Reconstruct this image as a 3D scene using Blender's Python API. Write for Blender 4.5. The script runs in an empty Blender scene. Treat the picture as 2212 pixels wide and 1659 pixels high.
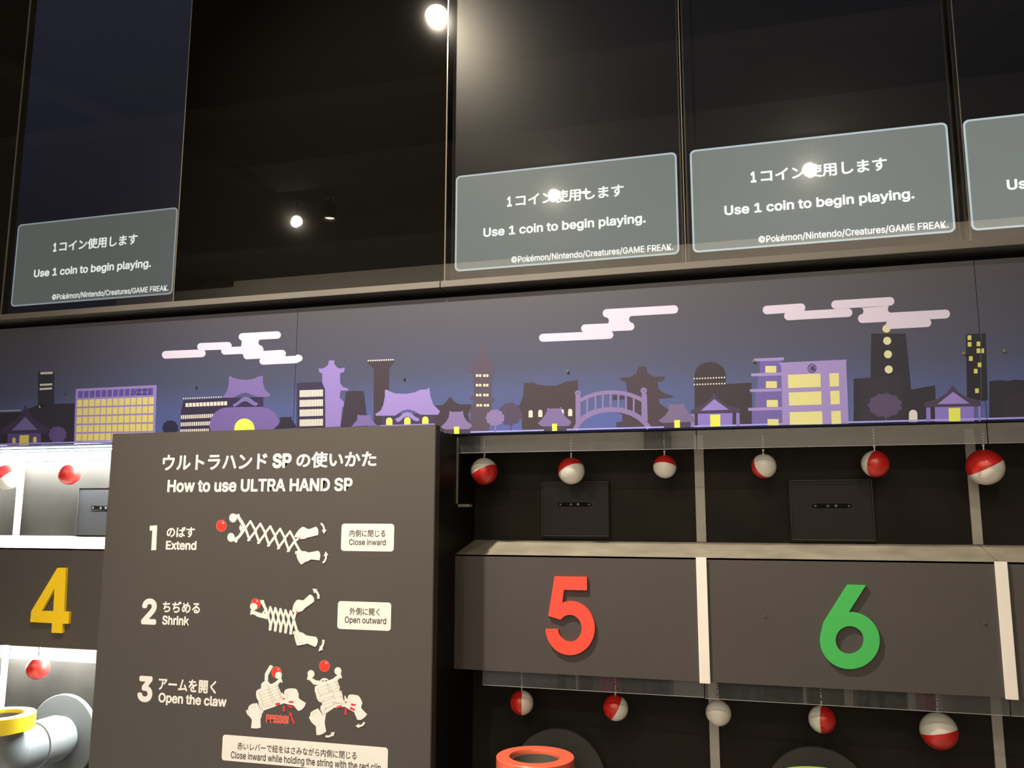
import bpy, bmesh, math, random
from mathutils import Vector, Matrix
from mathutils.geometry import tessellate_polygon
random.seed(4)
SC = bpy.context.scene
COL = SC.collection
# ------------------------------------------------------------------ camera
S = 2.5                      # distance camera - facade plane (m); unit "u" = S metres
EYE = 1.55
W, H, F = 2212, 1659, 1850.0
YAW, PITCH, ROLL = map(math.radians, (-15.72, 8.77, 0.1))
fwd = Vector((math.sin(YAW)*math.cos(PITCH), math.cos(YAW)*math.cos(PITCH), math.sin(PITCH)))
rgt = Vector((math.cos(YAW), -math.sin(YAW), 0))
upv = rgt.cross(fwd)
r2 = math.cos(ROLL)*rgt + math.sin(ROLL)*upv
u2 = -math.sin(ROLL)*rgt + math.cos(ROLL)*upv
CAM = Vector((0, -S, EYE))
cd = bpy.data.cameras.new('camera'); cam = bpy.data.objects.new('camera', cd); COL.objects.link(cam)
cd.sensor_width = 36; cd.lens = 36*F/W; cd.clip_start = .05
m = Matrix((r2, u2, -fwd)).transposed().to_4x4(); m.translation = CAM
cam.matrix_world = m
SC.camera = cam
# ------------------------------------------------------------------ world, exposure, lights
wd = bpy.data.worlds.new('world'); SC.world = wd; wd.use_nodes = True
wd.node_tree.nodes['Background'].inputs[0].default_value = (.02, .02, .022, 1)
wd.node_tree.nodes['Background'].inputs[1].default_value = .5
vs = SC.view_settings
vs.view_transform = 'Standard'; vs.look = 'None'; vs.exposure = 0; vs.gamma = 1; vs.use_curve_mapping = False
WARM = (1.0, .86, .66)
SPOT_A = 640; SPOT_B = 80; WALL_FILL = 330
def spot(loc, aim, power, size, blend, rad, col=WARM, name='spot_light'):
    d = bpy.data.lights.new(name, 'SPOT'); d.energy = power; d.spot_size = math.radians(size); d.spot_blend = blend
    d.shadow_soft_size = rad; d.color = col
    o = bpy.data.objects.new(name, d); COL.objects.link(o); o.location = loc
    o.rotation_euler = (Vector(aim)-Vector(loc)).to_track_quat('-Z', 'Y').to_euler(); return o
def area(loc, aim, power, sx, sy, col=WARM, name='area_light'):
    d = bpy.data.lights.new(name, 'AREA'); d.energy = power; d.shape = 'RECTANGLE'; d.size = sx; d.size_y = sy; d.color = col
    o = bpy.data.objects.new(name, d); COL.objects.link(o); o.location = loc
    o.rotation_euler = (Vector(aim)-Vector(loc)).to_track_quat('-Z', 'Y').to_euler(); return o
# can lamps: x (m), y (m), lit
LZ = EYE + 1.02*S
LAMPS = [(-1.48, -1.36, SPOT_A, (-.75, 0, 1.55)), (-3.77, -3.97, SPOT_B, (-2.6, 0, 1.4)),
         (-1.46, -3.97, SPOT_B, (-1.0, 0, 1.4)), (.486, -3.97, SPOT_B, (.1, 0, 1.4))]
for x, y, p, a in LAMPS:
    _d = (Vector(a)-Vector((x, y, LZ))).normalized()
    spot(Vector((x, y, LZ))+_d*.045, a, p, 84 if y > -2 else 60, 1.0, .04)
area((-1.2, -4.9, EYE+1.04*S), (-1.2, -6.15, 2.6), WALL_FILL, 9.5, .12)  # unseen fill light added to brighten the far wall for the reflections

for x in (-3.45, -1.20): spot((x, -3.97, LZ-.02), (x, -4.6, 0), 120, 75, .6, .04)
# ------------------------------------------------------------------ helpers
def U(v): return v*S
def at(px, py, Y=0.0):
    """photo pixel -> world point on the vertical plane y = Y*S"""
    d = r2*((px-W/2)/F) - u2*((py-H/2)/F) + fwd
    t = (Y*S - CAM.y)/d.y
    return CAM + d*t
def lin(c):
    c = c/255
    return c/12.92 if c <= .04045 else ((c+.055)/1.055)**2.4
def hexlin(h):
    h = h.lstrip('#'); return [lin(int(h[i:i+2], 16)) for i in (0, 2, 4)]
LC = (.90, .80, .62)
def obs(h, k=1.0):             # albedo of a print seen as colour h under the room's warm light
    return tuple(min(.88, v*k/l) for v, l in zip(hexlin(h), LC))
MATS = {}
def mat(name, col=(.5, .5, .5), rough=.5, metal=0, emit=None, es=1.0, noise=None, bump=None, spec=.5, coat=0):
    if name in MATS: return MATS[name]
    m = bpy.data.materials.new(name); m.use_nodes = True; nt = m.node_tree; b = nt.nodes['Principled BSDF']
    b.inputs['Base Color'].default_value = (*col, 1); b.inputs['Roughness'].default_value = rough
    b.inputs['Metallic'].default_value = metal; b.inputs['Specular IOR Level'].default_value = spec
    if coat: b.inputs['Coat Weight'].default_value = coat; b.inputs['Coat Roughness'].default_value = .05
    if emit: b.inputs['Emission Color'].default_value = (*emit, 1); b.inputs['Emission Strength'].default_value = es
    if noise or bump:
        tc = nt.nodes.new('ShaderNodeTexCoord'); n = nt.nodes.new('ShaderNodeTexNoise')
        nt.links.new(tc.outputs['Object'], n.inputs['Vector'])
        sc_, amt = noise if noise else bump
        n.inputs['Scale'].default_value = sc_; n.inputs['Detail'].default_value = 6
        if noise:
            r = nt.nodes.new('ShaderNodeMapRange'); r.inputs[1].default_value = .3; r.inputs[2].default_value = .7
            r.inputs[3].default_value = 1-amt; r.inputs[4].default_value = 1+amt
            mx = nt.nodes.new('ShaderNodeMix'); mx.data_type = 'RGBA'; mx.blend_type = 'MULTIPLY'; mx.inputs[0].default_value = 1
            mx.inputs[6].default_value = (*col, 1)
            nt.links.new(n.outputs[0], r.inputs[0]); nt.links.new(r.outputs[0], mx.inputs[7]); nt.links.new(mx.outputs[2], b.inputs['Base Color'])
        if bump:
            n2 = nt.nodes.new('ShaderNodeTexNoise'); n2.inputs['Scale'].default_value = bump[0]
            nt.links.new(tc.outputs['Object'], n2.inputs['Vector'])
            bp = nt.nodes.new('ShaderNodeBump'); bp.inputs['Strength'].default_value = bump[1]; bp.inputs['Distance'].default_value = .001
            nt.links.new(n2.outputs[0], bp.inputs['Height']); nt.links.new(bp.outputs[0], b.inputs['Normal'])
    MATS[name] = m; return m
def ink(h, k=1.0, rough=.55):
    return mat('ink_'+h.strip('#')+('' if k == 1 else '_%d' % (k*100)), obs(h, k), rough, spec=.3)
def tag(o, label=None, cat=None, group=None, kind=None):
    if label: o['label'] = label
    if cat: o['category'] = cat
    if group: o['group'] = group
    if kind: o['kind'] = kind
    return o
def mkobj(name, verts, faces, mats, parent=None, mi=None, smooth=False):
    me = bpy.data.meshes.new(name); me.from_pydata([tuple(v) for v in verts], [], faces)
    for k in (mats if isinstance(mats, (list, tuple)) else [mats]): me.materials.append(k)
    if mi:
        for p, i in zip(me.polygons, mi): p.material_index = i
    if smooth:
        for p in me.polygons: p.use_smooth = True
    me.update()
    o = bpy.data.objects.new(name, me); COL.objects.link(o)
    if parent: o.parent = parent
    return o
def empty(name, loc=(0, 0, 0)):
    o = bpy.data.objects.new(name, None); COL.objects.link(o); o['_loc'] = list(loc); return o
def bmobj(name, bm, m_, parent=None, smooth=False, auto=None):
    me = bpy.data.meshes.new(name); bm.to_mesh(me); bm.free()
    me.materials.append(m_)
    if smooth:
        for p in me.polygons: p.use_smooth = True
    if auto:
        try: me.set_sharp_from_angle(angle=math.radians(auto))
        except Exception: pass
    o = bpy.data.objects.new(name, me); COL.objects.link(o)
    if parent: o.parent = parent
    return o
def box(name, x0, x1, y0, y1, z0, z1, m_, parent=None, bev=.0, unit=True):
    """box in u-units (z relative to eye height) unless unit=False"""
    if unit: x0, x1, y0, y1 = [v*S for v in (x0, x1, y0, y1)]; z0, z1 = EYE+z0*S, EYE+z1*S
    bm = bmesh.new(); bmesh.ops.create_cube(bm, size=1)
    for v in bm.verts:
        v.co = Vector(((x0+x1)/2+v.co.x*(x1-x0), (y0+y1)/2+v.co.y*(y1-y0), (z0+z1)/2+v.co.z*(z1-z0)))
    if bev: bmesh.ops.bevel(bm, geom=bm.edges[:], offset=bev, segments=2, affect='EDGES')
    return bmobj(name, bm, m_, parent)
def extrude_outline(name, outer, holes, y0, y1, m_, parent=None, bev=0):
    """outer/holes: world (x,z) lists; solid between y0 (front) and y1"""
    loops = [outer]+list(holes); flat = [p for l in loops for p in l]; n = len(flat)
    tris = tessellate_polygon([[Vector((p[0], p[1], 0)) for p in l] for l in loops])
    V = [(p[0], y0, p[1]) for p in flat]+[(p[0], y1, p[1]) for p in flat]
    Fc = [tuple(t) for t in tris]+[tuple(i+n for i in reversed(t)) for t in tris]; k = 0
    for l in loops:
        for i in range(len(l)):
            a, b = k+i, k+(i+1) % len(l); Fc.append((a, b, b+n, a+n))
        k += len(l)
    o = mkobj(name, V, Fc, m_, parent)
    bm = bmesh.new(); bm.from_mesh(o.data); bmesh.ops.recalc_face_normals(bm, faces=bm.faces); bm.to_mesh(o.data); bm.free()
    return o
# ---- flat print built from photo-measured outlines
def cap(a, b, r, n=10):
    a, b = Vector(a), Vector(b); d = (b-a).normalized() if (b-a).length > 1e-6 else Vector((1, 0)); t0 = math.atan2(d.y, d.x)
    return [(b.x+r*math.cos(t0-math.pi/2+math.pi*i/n), b.y+r*math.sin(t0-math.pi/2+math.pi*i/n)) for i in range(n+1)] + \
           [(a.x+r*math.cos(t0+math.pi/2+math.pi*i/n), a.y+r*math.sin(t0+math.pi/2+math.pi*i/n)) for i in range(n+1)]
def ell(cx, cy, rx, ry=None, n=32, a0=0, a1=360):
    ry = ry or rx; full = abs(a1-a0) >= 360
    return [(cx+rx*math.cos(math.radians(a0+(a1-a0)*i/n)), cy+ry*math.sin(math.radians(a0+(a1-a0)*i/n))) for i in range(n if full else n+1)]
def scallop(cx, cy, rx, ry, n=11, k=.13):
    return [(cx+rx*(1+k*abs(math.sin(t*n/2))-k/2)*math.cos(t), cy+ry*(1+k*abs(math.sin(t*n/2))-k/2)*math.sin(t)) for t in [2*math.pi*i/88 for i in range(88)]]
def arch(x0, x1, y0, y1):
    r = (x1-x0)/2
    return [(x0, y1)]+[((x0+x1)/2-r*math.cos(math.pi*i/10), y0+r-r*math.sin(math.pi*i/10)) for i in range(11)]+[(x1, y1)]
def strk(pts, w):
    L, R = [], []; P = [Vector(p) for p in pts]
    for i, p in enumerate(P):
        d = (P[min(i+1, len(P)-1)]-P[max(i-1, 0)]).normalized(); nn = Vector((-d.y, d.x))*w/2
        L.append(tuple(p+nn)); R.append(tuple(p-nn))
    return L+R[::-1]
def rrect(x0, y0, x1, y1, r, n=6):
    P = []
    for cx, cy, a in ((x1-r, y0+r, -90), (x1-r, y1-r, 0), (x0+r, y1-r, 90), (x0+r, y0+r, 180)):
        P += [(cx+r*math.cos(math.radians(a+90*i/n)), cy+r*math.sin(math.radians(a+90*i/n))) for i in range(n+1)]
    return P
class Art:
    """a printed motif: flat coloured shapes on the panel's face, drawn in zoom-view coordinates (ox,oy,scale)"""
    def __init__(s, name, parent, view, Y, base=0):
        s.name, s.parent, s.v, s.Y, s.V, s.F, s.M, s.I, s.k = name, parent, view, Y, [], [], [], [], base
    def poly(s, pts, c, holes=()):
        m_ = c if not isinstance(c, str) else ink(c, .68 if s.Y > -.03 else 1)
        if m_ not in s.M: s.M.append(m_)
        s.k += 1; Y = s.Y - .00003*s.k/S
        ox, oy, sc = s.v; loops = [[at(ox+x/sc, oy+y/sc, Y) for x, y in l] for l in [pts]+list(holes)]
        tr = tessellate_polygon([[Vector((p.x, p.z, 0)) for p in l] for l in loops]); b = len(s.V)
        for l in loops: s.V += l
        for t in tr:
            a, bb, c_ = [s.V[b+i] for i in t]
            nrm = (bb-a).cross(c_-a)
            s.F.append(tuple(b+i for i in (t if nrm.y < 0 else reversed(t)))); s.I.append(s.M.index(m_))
        return s
    def rect(s, x0, y0, x1, y1, c): return s.poly([(x0, y0), (x1, y0), (x1, y1), (x0, y1)], c)
    def quad(s, a, b, c_, d, c): return s.poly([a, b, c_, d], c)
    def dots(s, a, b, n, r, c):
        for i in range(n):
            t = i/(n-1); s.poly(ell(a[0]+(b[0]-a[0])*t, a[1]+(b[1]-a[1])*t, r, n=10), c); s.k -= 1
        s.k += 1; return s
    def bars(s, a, b, h, n, c, f=.72):
        for i in range(n):
            t, t2 = i/n, (i+f)/n; dy = b[1]-a[1]; dx = b[0]-a[0]
            s.quad((a[0]+dx*t, a[1]+dy*t), (a[0]+dx*t2, a[1]+dy*t2), (a[0]+dx*t2, a[1]+dy*t2+h), (a[0]+dx*t, a[1]+dy*t+h), c); s.k -= 1
        s.k += 1; return s
    def done(s):
        return mkobj(s.name, s.V, s.F, s.M, s.parent, s.I)
FONT = None
try:                         # Blender's own bundled sans-serif
    import os
    for _b in (bpy.utils.resource_path('LOCAL'), bpy.utils.resource_path('SYSTEM')):
        _p = os.path.join(_b, 'datafiles', 'fonts', 'Inter.woff2')
        if os.path.exists(_p): FONT = bpy.data.fonts.load(_p); break
except Exception:
    FONT = None
def text(body, x0, x1, ytop, ybot, Y, m_, parent, name='printed_text', bold=.0, res=3, proud=.0004):
    """lettering fitted to the box x0..x1, ytop..ybot measured at its middle (photo pixels) on plane Y"""
    xm = (x0+x1)/2
    zt, zb = at(xm, ytop, Y).z, at(xm, ybot, Y).z
    X0, X1 = at(x0, (ytop+ybot)/2, Y).x, at(x1, (ytop+ybot)/2, Y).x
    return text_w(body, X0, X1, zb, zt, Y*S-proud, m_, parent, name, bold, res)
def text_w(body, X0, X1, zb, zt, yw, m_, parent, name='printed_text', bold=.0, res=3):
    cu = bpy.data.curves.new('t', 'FONT'); cu.body = body; cu.size = 1; cu.resolution_u = res; cu.fill_mode = 'FRONT'
    if FONT and all(ord(c) < 0x2000 for c in body): cu.font = FONT
    o = bpy.data.objects.new('t', cu); COL.objects.link(o)
    dg = bpy.context.evaluated_depsgraph_get(); me = bpy.data.meshes.new_from_object(o.evaluated_get(dg))
    bpy.data.objects.remove(o); bpy.data.curves.remove(cu)
    co = [v.co.copy() for v in me.vertices]; fs = [tuple(p.vertices) for p in me.polygons]; bpy.data.meshes.remove(me)
    a, b, c, d = min(v.x for v in co), max(v.x for v in co), min(v.y for v in co), max(v.y for v in co)
    sh = [(0, 0)] if bold < .003 else [(bold*q*math.cos(t_), bold*q*math.sin(t_)) for q, n_ in ((.55, 6), (1, 10)) for t_ in [2*math.pi*i/n_ for i in range(n_)]]
    if len(sh) > 1: a, b, c, d = a-bold, b+bold, c-bold, d+bold
    V, Fc = [], []
    for k, (dx, dy) in enumerate(sh):
        n0 = len(V); V += [((v.x+dx-a)/(b-a)*(X1-X0)+X0, yw-.000002*k, (v.y+dy-c)/(d-c)*(zt-zb)+zb) for v in co]; Fc += [tuple(n0+i for i in f) for f in fs]
    return mkobj(name, V, Fc, m_, parent)
def cyl(name, p0, p1, r, m_, parent=None, seg=24, r2_=None, smooth=True, caps=True):
    p0, p1 = Vector(p0), Vector(p1); d = p1-p0
    bm = bmesh.new(); bmesh.ops.create_cone(bm, cap_ends=caps, segments=seg, radius1=r, radius2=r if r2_ is None else r2_, depth=d.length)
    bmesh.ops.transform(bm, matrix=Matrix.Translation((p0+p1)/2) @ d.to_track_quat('Z', 'Y').to_matrix().to_4x4(), verts=bm.verts)
    return bmobj(name, bm, m_, parent, smooth, 40)
def lathe(name, prof, centre, m_, parent=None, seg=48, axis='Z', smooth=True, ang=35):
    V, Fc = [], []; n = len(prof)
    for i in range(seg):
        t = 2*math.pi*i/seg
        for r, h in prof:
            p = (r*math.cos(t), r*math.sin(t), h) if axis == 'Z' else (r*math.cos(t), h, r*math.sin(t))
            V.append((centre[0]+p[0], centre[1]+p[1], centre[2]+p[2]))
    for i in range(seg):
        for j in range(n-1):
            a, b = i*n+j, ((i+1) % seg)*n+j; Fc.append((a, b, b+1, a+1))
    o = mkobj(name, V, Fc, m_, parent)
    bm = bmesh.new(); bm.from_mesh(o.data); bmesh.ops.remove_doubles(bm, verts=bm.verts, dist=1e-6); bmesh.ops.recalc_face_normals(bm, faces=bm.faces); bm.to_mesh(o.data); bm.free()
    if smooth:
        for p in o.data.polygons: p.use_smooth = True
        o.data.set_sharp_from_angle(angle=math.radians(ang))
    return o
def sweep(name, path, r, m_, parent=None, seg=32, smooth=True):
    P = [Vector(p) for p in path]; V, Fc = [], []
    for i, p in enumerate(P):
        d = (P[min(i+1, len(P)-1)]-P[max(i-1, 0)]).normalized(); x = Vector((1, 0, 0)); x = (x-d*x.dot(d)).normalized(); y = d.cross(x)
        rr = r[i] if isinstance(r, (list, tuple)) else r
        for k in range(seg):
            t = 2*math.pi*k/seg; V.append(p+x*rr*math.cos(t)+y*rr*math.sin(t))
    for i in range(len(P)-1):
        for k in range(seg):
            a, b = i*seg+k, i*seg+(k+1) % seg; Fc.append((a, b, b+seg, a+seg))
    Fc.append(tuple(range(seg-1, -1, -1))); Fc.append(tuple(range((len(P)-1)*seg, len(P)*seg)))
    o = mkobj(name, V, Fc, m_, parent, smooth=smooth)
    bm = bmesh.new(); bm.from_mesh(o.data); bmesh.ops.recalc_face_normals(bm, faces=bm.faces); bm.to_mesh(o.data); bm.free()
    o.data.set_sharp_from_angle(angle=math.radians(40)); return o

# ------------------------------------------------------------------ materials
def sheet_mat(name, refl, ior=1.5, haze=0, tint=(.9, .9, .9), haze_rough=.22, body=0, body_col=(.8, .85, .9), scratch=0, back=None):
    m = bpy.data.materials.new(name); m.use_nodes = True; nt = m.node_tree; nt.nodes.clear(); L = nt.links
    out = nt.nodes.new('ShaderNodeOutputMaterial'); tr = nt.nodes.new('ShaderNodeBsdfTransparent'); tr.inputs[0].default_value = (*tint, 1)
    if back: tr = nt.nodes.new('ShaderNodeBsdfDiffuse'); tr.inputs[0].default_value = (*back, 1)
    gl = nt.nodes.new('ShaderNodeBsdfGlossy'); gl.inputs['Roughness'].default_value = .004
    fr = nt.nodes.new('ShaderNodeFresnel'); fr.inputs[0].default_value = ior
    mu = nt.nodes.new('ShaderNodeMath'); mu.operation = 'MULTIPLY'; mu.inputs[1].default_value = refl; mu.use_clamp = True
    L.new(fr.outputs[0], mu.inputs[0])
    ge = nt.nodes.new('ShaderNodeNewGeometry'); iv = nt.nodes.new('ShaderNodeMath'); iv.operation = 'SUBTRACT'; iv.inputs[0].default_value = 1; L.new(ge.outputs['Backfacing'], iv.inputs[1])
    m0 = nt.nodes.new('ShaderNodeMath'); m0.operation = 'MULTIPLY'; L.new(mu.outputs[0], m0.inputs[0]); L.new(iv.outputs[0], m0.inputs[1]); mu = m0
    mx = nt.nodes.new('ShaderNodeMixShader'); L.new(mu.outputs[0], mx.inputs[0]); L.new(tr.outputs[0], mx.inputs[1]); L.new(gl.outputs[0], mx.inputs[2])
    cur = mx
    if haze:
        g2 = nt.nodes.new('ShaderNodeBsdfGlossy'); g2.inputs['Roughness'].default_value = haze_rough
        m2 = nt.nodes.new('ShaderNodeMixShader'); m2.inputs[0].default_value = haze; L.new(cur.outputs[0], m2.inputs[1]); L.new(g2.outputs[0], m2.inputs[2]); cur = m2
    if body:
        df = nt.nodes.new('ShaderNodeBsdfDiffuse'); df.inputs[0].default_value = (*body_col, 1)
        tl = nt.nodes.new('ShaderNodeBsdfTranslucent'); tl.inputs[0].default_value = (*body_col, 1)
        ad = nt.nodes.new('ShaderNodeMixShader'); ad.inputs[0].default_value = .6; L.new(df.outputs[0], ad.inputs[1]); L.new(tl.outputs[0], ad.inputs[2])
        m3 = nt.nodes.new('ShaderNodeMixShader'); m3.inputs[0].default_value = body
        if scratch:
            tc = nt.nodes.new('ShaderNodeTexCoord'); mp = nt.nodes.new('ShaderNodeMapping'); mp.inputs['Scale'].default_value = (70, 20, 14); mp.inputs['Rotation'].default_value = (0, .5, 0)
            nz = nt.nodes.new('ShaderNodeTexNoise'); nz.inputs['Scale'].default_value = 1; nz.inputs['Detail'].default_value = 5
            L.new(tc.outputs['Object'], mp.inputs[0]); L.new(mp.outputs[0], nz.inputs['Vector'])
            rg = nt.nodes.new('ShaderNodeMapRange'); rg.inputs[1].default_value = .35; rg.inputs[2].default_value = .7; rg.inputs[3].default_value = body*(1-scratch); rg.inputs[4].default_value = body*(1+scratch)
            L.new(nz.outputs[0], rg.inputs[0]); L.new(rg.outputs[0], m3.inputs[0])
        L.new(cur.outputs[0], m3.inputs[1]); L.new(ad.outputs[0], m3.inputs[2]); cur = m3
    L.new(cur.outputs[0], out.inputs[0]); MATS[name] = m; return m
BLACK = mat('matt_black_paint', (.008, .007, .006), .45, noise=(6, .2), spec=.15)
RECESS = mat('dark_grey_laminate', (.018, .016, .0135), .6, spec=.12, noise=(7, .28), bump=(60, .2))
PANEL = mat('charcoal_panel', (.068, .061, .063), .42, noise=(3, .05), bump=(900, .12), spec=.4)
SIGN = mat('charcoal_sign_vinyl', (.082, .075, .074), .5, noise=(2, .05), bump=(900, .1), spec=.4)
SIGNSIDE = mat('sign_side_edge', (.045, .038, .034), .6)
SILL = mat('beige_grey_sill', (.125, .117, .11), .45, noise=(5, .08))
LEDGE = mat('worn_cream_ledge', (.27, .25, .21), .55, noise=(9, .22), bump=(30, .3))
STRIP = mat('cream_white_strip', (.84, .82, .80), .5, noise=(12, .03))
POST = mat('grey_cream_post', (.42, .41, .39), .5, noise=(9, .08))
GLASS = sheet_mat('cover_glass', 1.9, 1.5, haze=.0010, tint=(.93, .93, .92), haze_rough=.11)
EDGE = mat('polished_glass_edge', (.22, .20, .17), .15, spec=.8)
BLANK = sheet_mat('black_back_painted_glass', 1.0, 1.5, haze=.0012, haze_rough=.085, back=(.0025, .0023, .002))
ACRYL = sheet_mat('scratched_acrylic', 2.5, 1.49, haze=.02, tint=(.86, .87, .88), haze_rough=.2, body=.045, body_col=(.72, .80, .92), scratch=.35)
METAL = mat('steel_hook', (.75, .74, .72), .22, metal=1)
# ------------------------------------------------------------------ room shell
def st(o): o['kind'] = 'structure'; return o
WALLW = mat('room_wall_paint', (.78, .74, .68), .8, noise=(2, .05))
DARKC = mat('black_ceiling_paint', (.030, .029, .028), .8, noise=(2, .1))
FLOOR = mat('grey_floor', (.42, .39, .37), .35, noise=(3, .1))
CZ = EYE+1.10*S
st(box('floor', -7.5, 4, -6.15, .4, -.1, 0, FLOOR, unit=False))
st(box('ceiling', -7.5, 4, -6.15, .4, CZ, CZ+.1, DARKC, unit=False))
st(box('wall_back', -7.5, 4, -6.25, -6.15, 0, CZ, WALLW, unit=False))
st(box('wall_left', -7.6, -7.5, -6.25, .4, 0, CZ, DARKC, unit=False))
st(box('wall_right', 4, 4.1, -6.25, .4, 0, CZ, DARKC, unit=False))
st(box('wall_front', -2.4, 1.6, .02, .12, .0995, 1.10, BLACK))
st(box('wall_recess', -2.4, 1.6, .075, .12, -.62, .0995, RECESS))
# ceiling beams and duct above the room (seen as reflections)
BEAM = mat('grey_beam_paint', (.075, .07, .066), .8)
for i, y in enumerate((-2.2, -3.28)):
    tag(box('ceiling_beam', -7.4 if i == 0 else -3.7, 3.9, y-(.1, .27)[i], y+(.1, .27)[i], CZ-.10, CZ, BEAM, unit=False), ['grey beam across the dark ceiling nearer the game wall', 'grey beam across the dark ceiling nearer the lamp row'][i], 'beam')
tag(box('ceiling_bulkhead', -7.4, -5.85, -6.14, -6.06, CZ-.07, CZ, DARKC, unit=False), 'black boxed bulkhead under the ceiling at the far wall', 'bulkhead')
tag(cyl('ceiling_duct', (-4.25, -1.2, CZ-.10), (-3.76, -3.3, CZ-.10), .06, BEAM), 'round grey duct running slantwise below the dark ceiling', 'duct')
# dark boards added on the far wall to be mirrored in the acrylic strips
for i, (x0, x1) in enumerate(((-5.2, -2.78), (-1.05, -.78), (2.4, 3.9))):
    tag(box('wall_cladding', x0, x1, -6.14, -6.10, 0.02, 3.2, mat('dark_cladding', (.03, .027, .025), .6), unit=False),
        ['wide dark cladding board on the left of the far wall', 'narrow dark cladding board near the middle of the far wall', 'dark cladding board on the right of the far wall'][i], 'cladding')
# made-up low blocks on the far floor, mirrored in the lower acrylic strips
for x0, x1, y, h, c, lab in ((-2.35, -1.75, -5.1, .26, (.42, .38, .42), 'pale lilac bench block on the far floor'), (-1.66, -1.58, -5.0, .34, (.01, .01, .01), 'narrow black block on the far floor, left of its twin'),
    (-1.48, -1.36, -5.0, .34, (.01, .01, .012), 'wider black block on the far floor between lilac bench and pink stool'), (-1.28, -1.12, -4.9, .30, (.75, .10, .22), 'pink stool block on the far floor'),
    (-1.08, -.72, -4.9, .36, (.02, .02, .022), 'black seat block right of the pink stool on the far floor'), (-.36, .30, -5.0, .36, (.015, .014, .014), 'long black seat block in the middle of the far floor'),
    (.34, .60, -5.0, .30, (.16, .10, .06), 'brown stool block on the far floor'), (.70, 1.05, -5.0, .34, (.02, .02, .02), 'black seat block right of the brown stool'),
    (1.15, 1.24, -4.9, .30, (.8, .12, .22), 'narrow pink block at the right of the far floor'), (1.34, 1.66, -4.9, .30, (.5, .46, .40), 'cream stool block at the far right of the floor')):
    tag(box('stool_block', x0, x1, y-.2, y+.2, .0, h, mat('stool_paint_%d' % int(x0*100+500), c, .4), bev=.01, unit=False), lab, 'stool')
# can lamps
CANM = mat('black_can_metal', (.02, .02, .02), .4)
LAMPE = mat('lamp_disc_glow', (1, .9, .7), .5, emit=(1, .86, .62), es=260)
DIME = mat('lamp_disc_soft_glow', (1, .9, .8), .5, emit=(1, .9, .75), es=26)
def can(x, y, m_, label, r=.042, cr=.06, aim=None):
    t = empty('can_lamp'); tag(t, label, 'ceiling lamp', 'black can lamps under the ceiling')
    c = Vector((x, y, LZ)); d = (Vector(aim)-c).normalized() if aim else Vector((0, 0, -1))
    M_ = Matrix.Translation(c) @ d.to_track_quat('Z', 'Y').to_matrix().to_4x4()
    for o in (lathe('housing', [(0, -.13), (cr*.9, -.13), (cr, -.12), (cr, .012), (cr-.003, .012), (cr-.003, -.012)], (0, 0, 0), CANM, t, 32),
              lathe('lens_disc', [(0, -.002), (r, -.002), (r+.004, -.008)], (0, 0, 0), m_, t, 32),
              lathe('trim_ring', [(r+.004, -.006), (cr-.004, .002), (cr-.004, -.004)], (0, 0, 0), CANM, t, 32)):
        o.data.transform(M_)
    cyl('stem', (x, y-.005, LZ+.05), (x, y-.005, CZ-.02), .012, CANM, t, 12)
    cyl('mounting_plate', (x, y, CZ-.02), (x, y, CZ-.002), .05, CANM, t)
nm_ = ['bright can lamp closest to the game wall, mirrored high in the black glass', 'bright can lamp of the far row, mirrored in the blank black glass',
       'bright can lamp of the far row, mirrored in the middle screen', 'bright can lamp of the far row, mirrored in the right screen']
for (x, y, p, a_), l_ in zip(LAMPS, nm_): can(x, y, LAMPE, l_, .05 if y > -2 else .044, .065, a_)
can(-3.45, -3.97, DIME, 'dim can lamp beside the bright one mirrored in the black glass')
can(-1.20, -3.97, DIME, 'dim can lamp beside the bright one mirrored in the middle screen')

# ------------------------------------------------------------------ screens
YS = .005
def lerp(a, b, t): return a+(b-a)*t
SX0 = at(985, 381, YS).x/S; SX1 = at(1464.5, 438, YS).x/S; SW = SX1-SX0
SZ0 = (at(982, 587, YS).z-EYE)/S; SZ1 = (at(985, 381, YS).z-EYE)/S
def scr_mat(name, col, s, rough=.3, spec=.15, grad=None):
    m = mat(name, (.01, .01, .012), rough, emit=col, es=s, spec=spec)
    if grad:
        nt = m.node_tree; b = nt.nodes['Principled BSDF']; tc = nt.nodes.new('ShaderNodeNewGeometry'); sp = nt.nodes.new('ShaderNodeSeparateXYZ')
        rg = nt.nodes.new('ShaderNodeMapRange'); rg.inputs[1].default_value = EYE+.40*S; rg.inputs[2].default_value = EYE+.80*S; rg.inputs[3].default_value = s*grad[0]; rg.inputs[4].default_value = s*grad[1]
        nt.links.new(tc.outputs['Position'], sp.inputs[0]); nt.links.new(sp.outputs[2], rg.inputs[0]); nt.links.new(rg.outputs[0], b.inputs['Emission Strength'])
    return m
BEZ = mat('black_bezel', (.008, .008, .009), .4)
defs = [(-2, 'the screen partly cut off at the far left behind the blank black glass', .54), (0, 'dark display screen in the middle, just right of the blank black glass', 1.0), (1, 'dark display screen second from the right edge, over counter 6', 1.08), (2, 'dark display screen cut off by the right edge of the photo', 1.12)]
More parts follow.
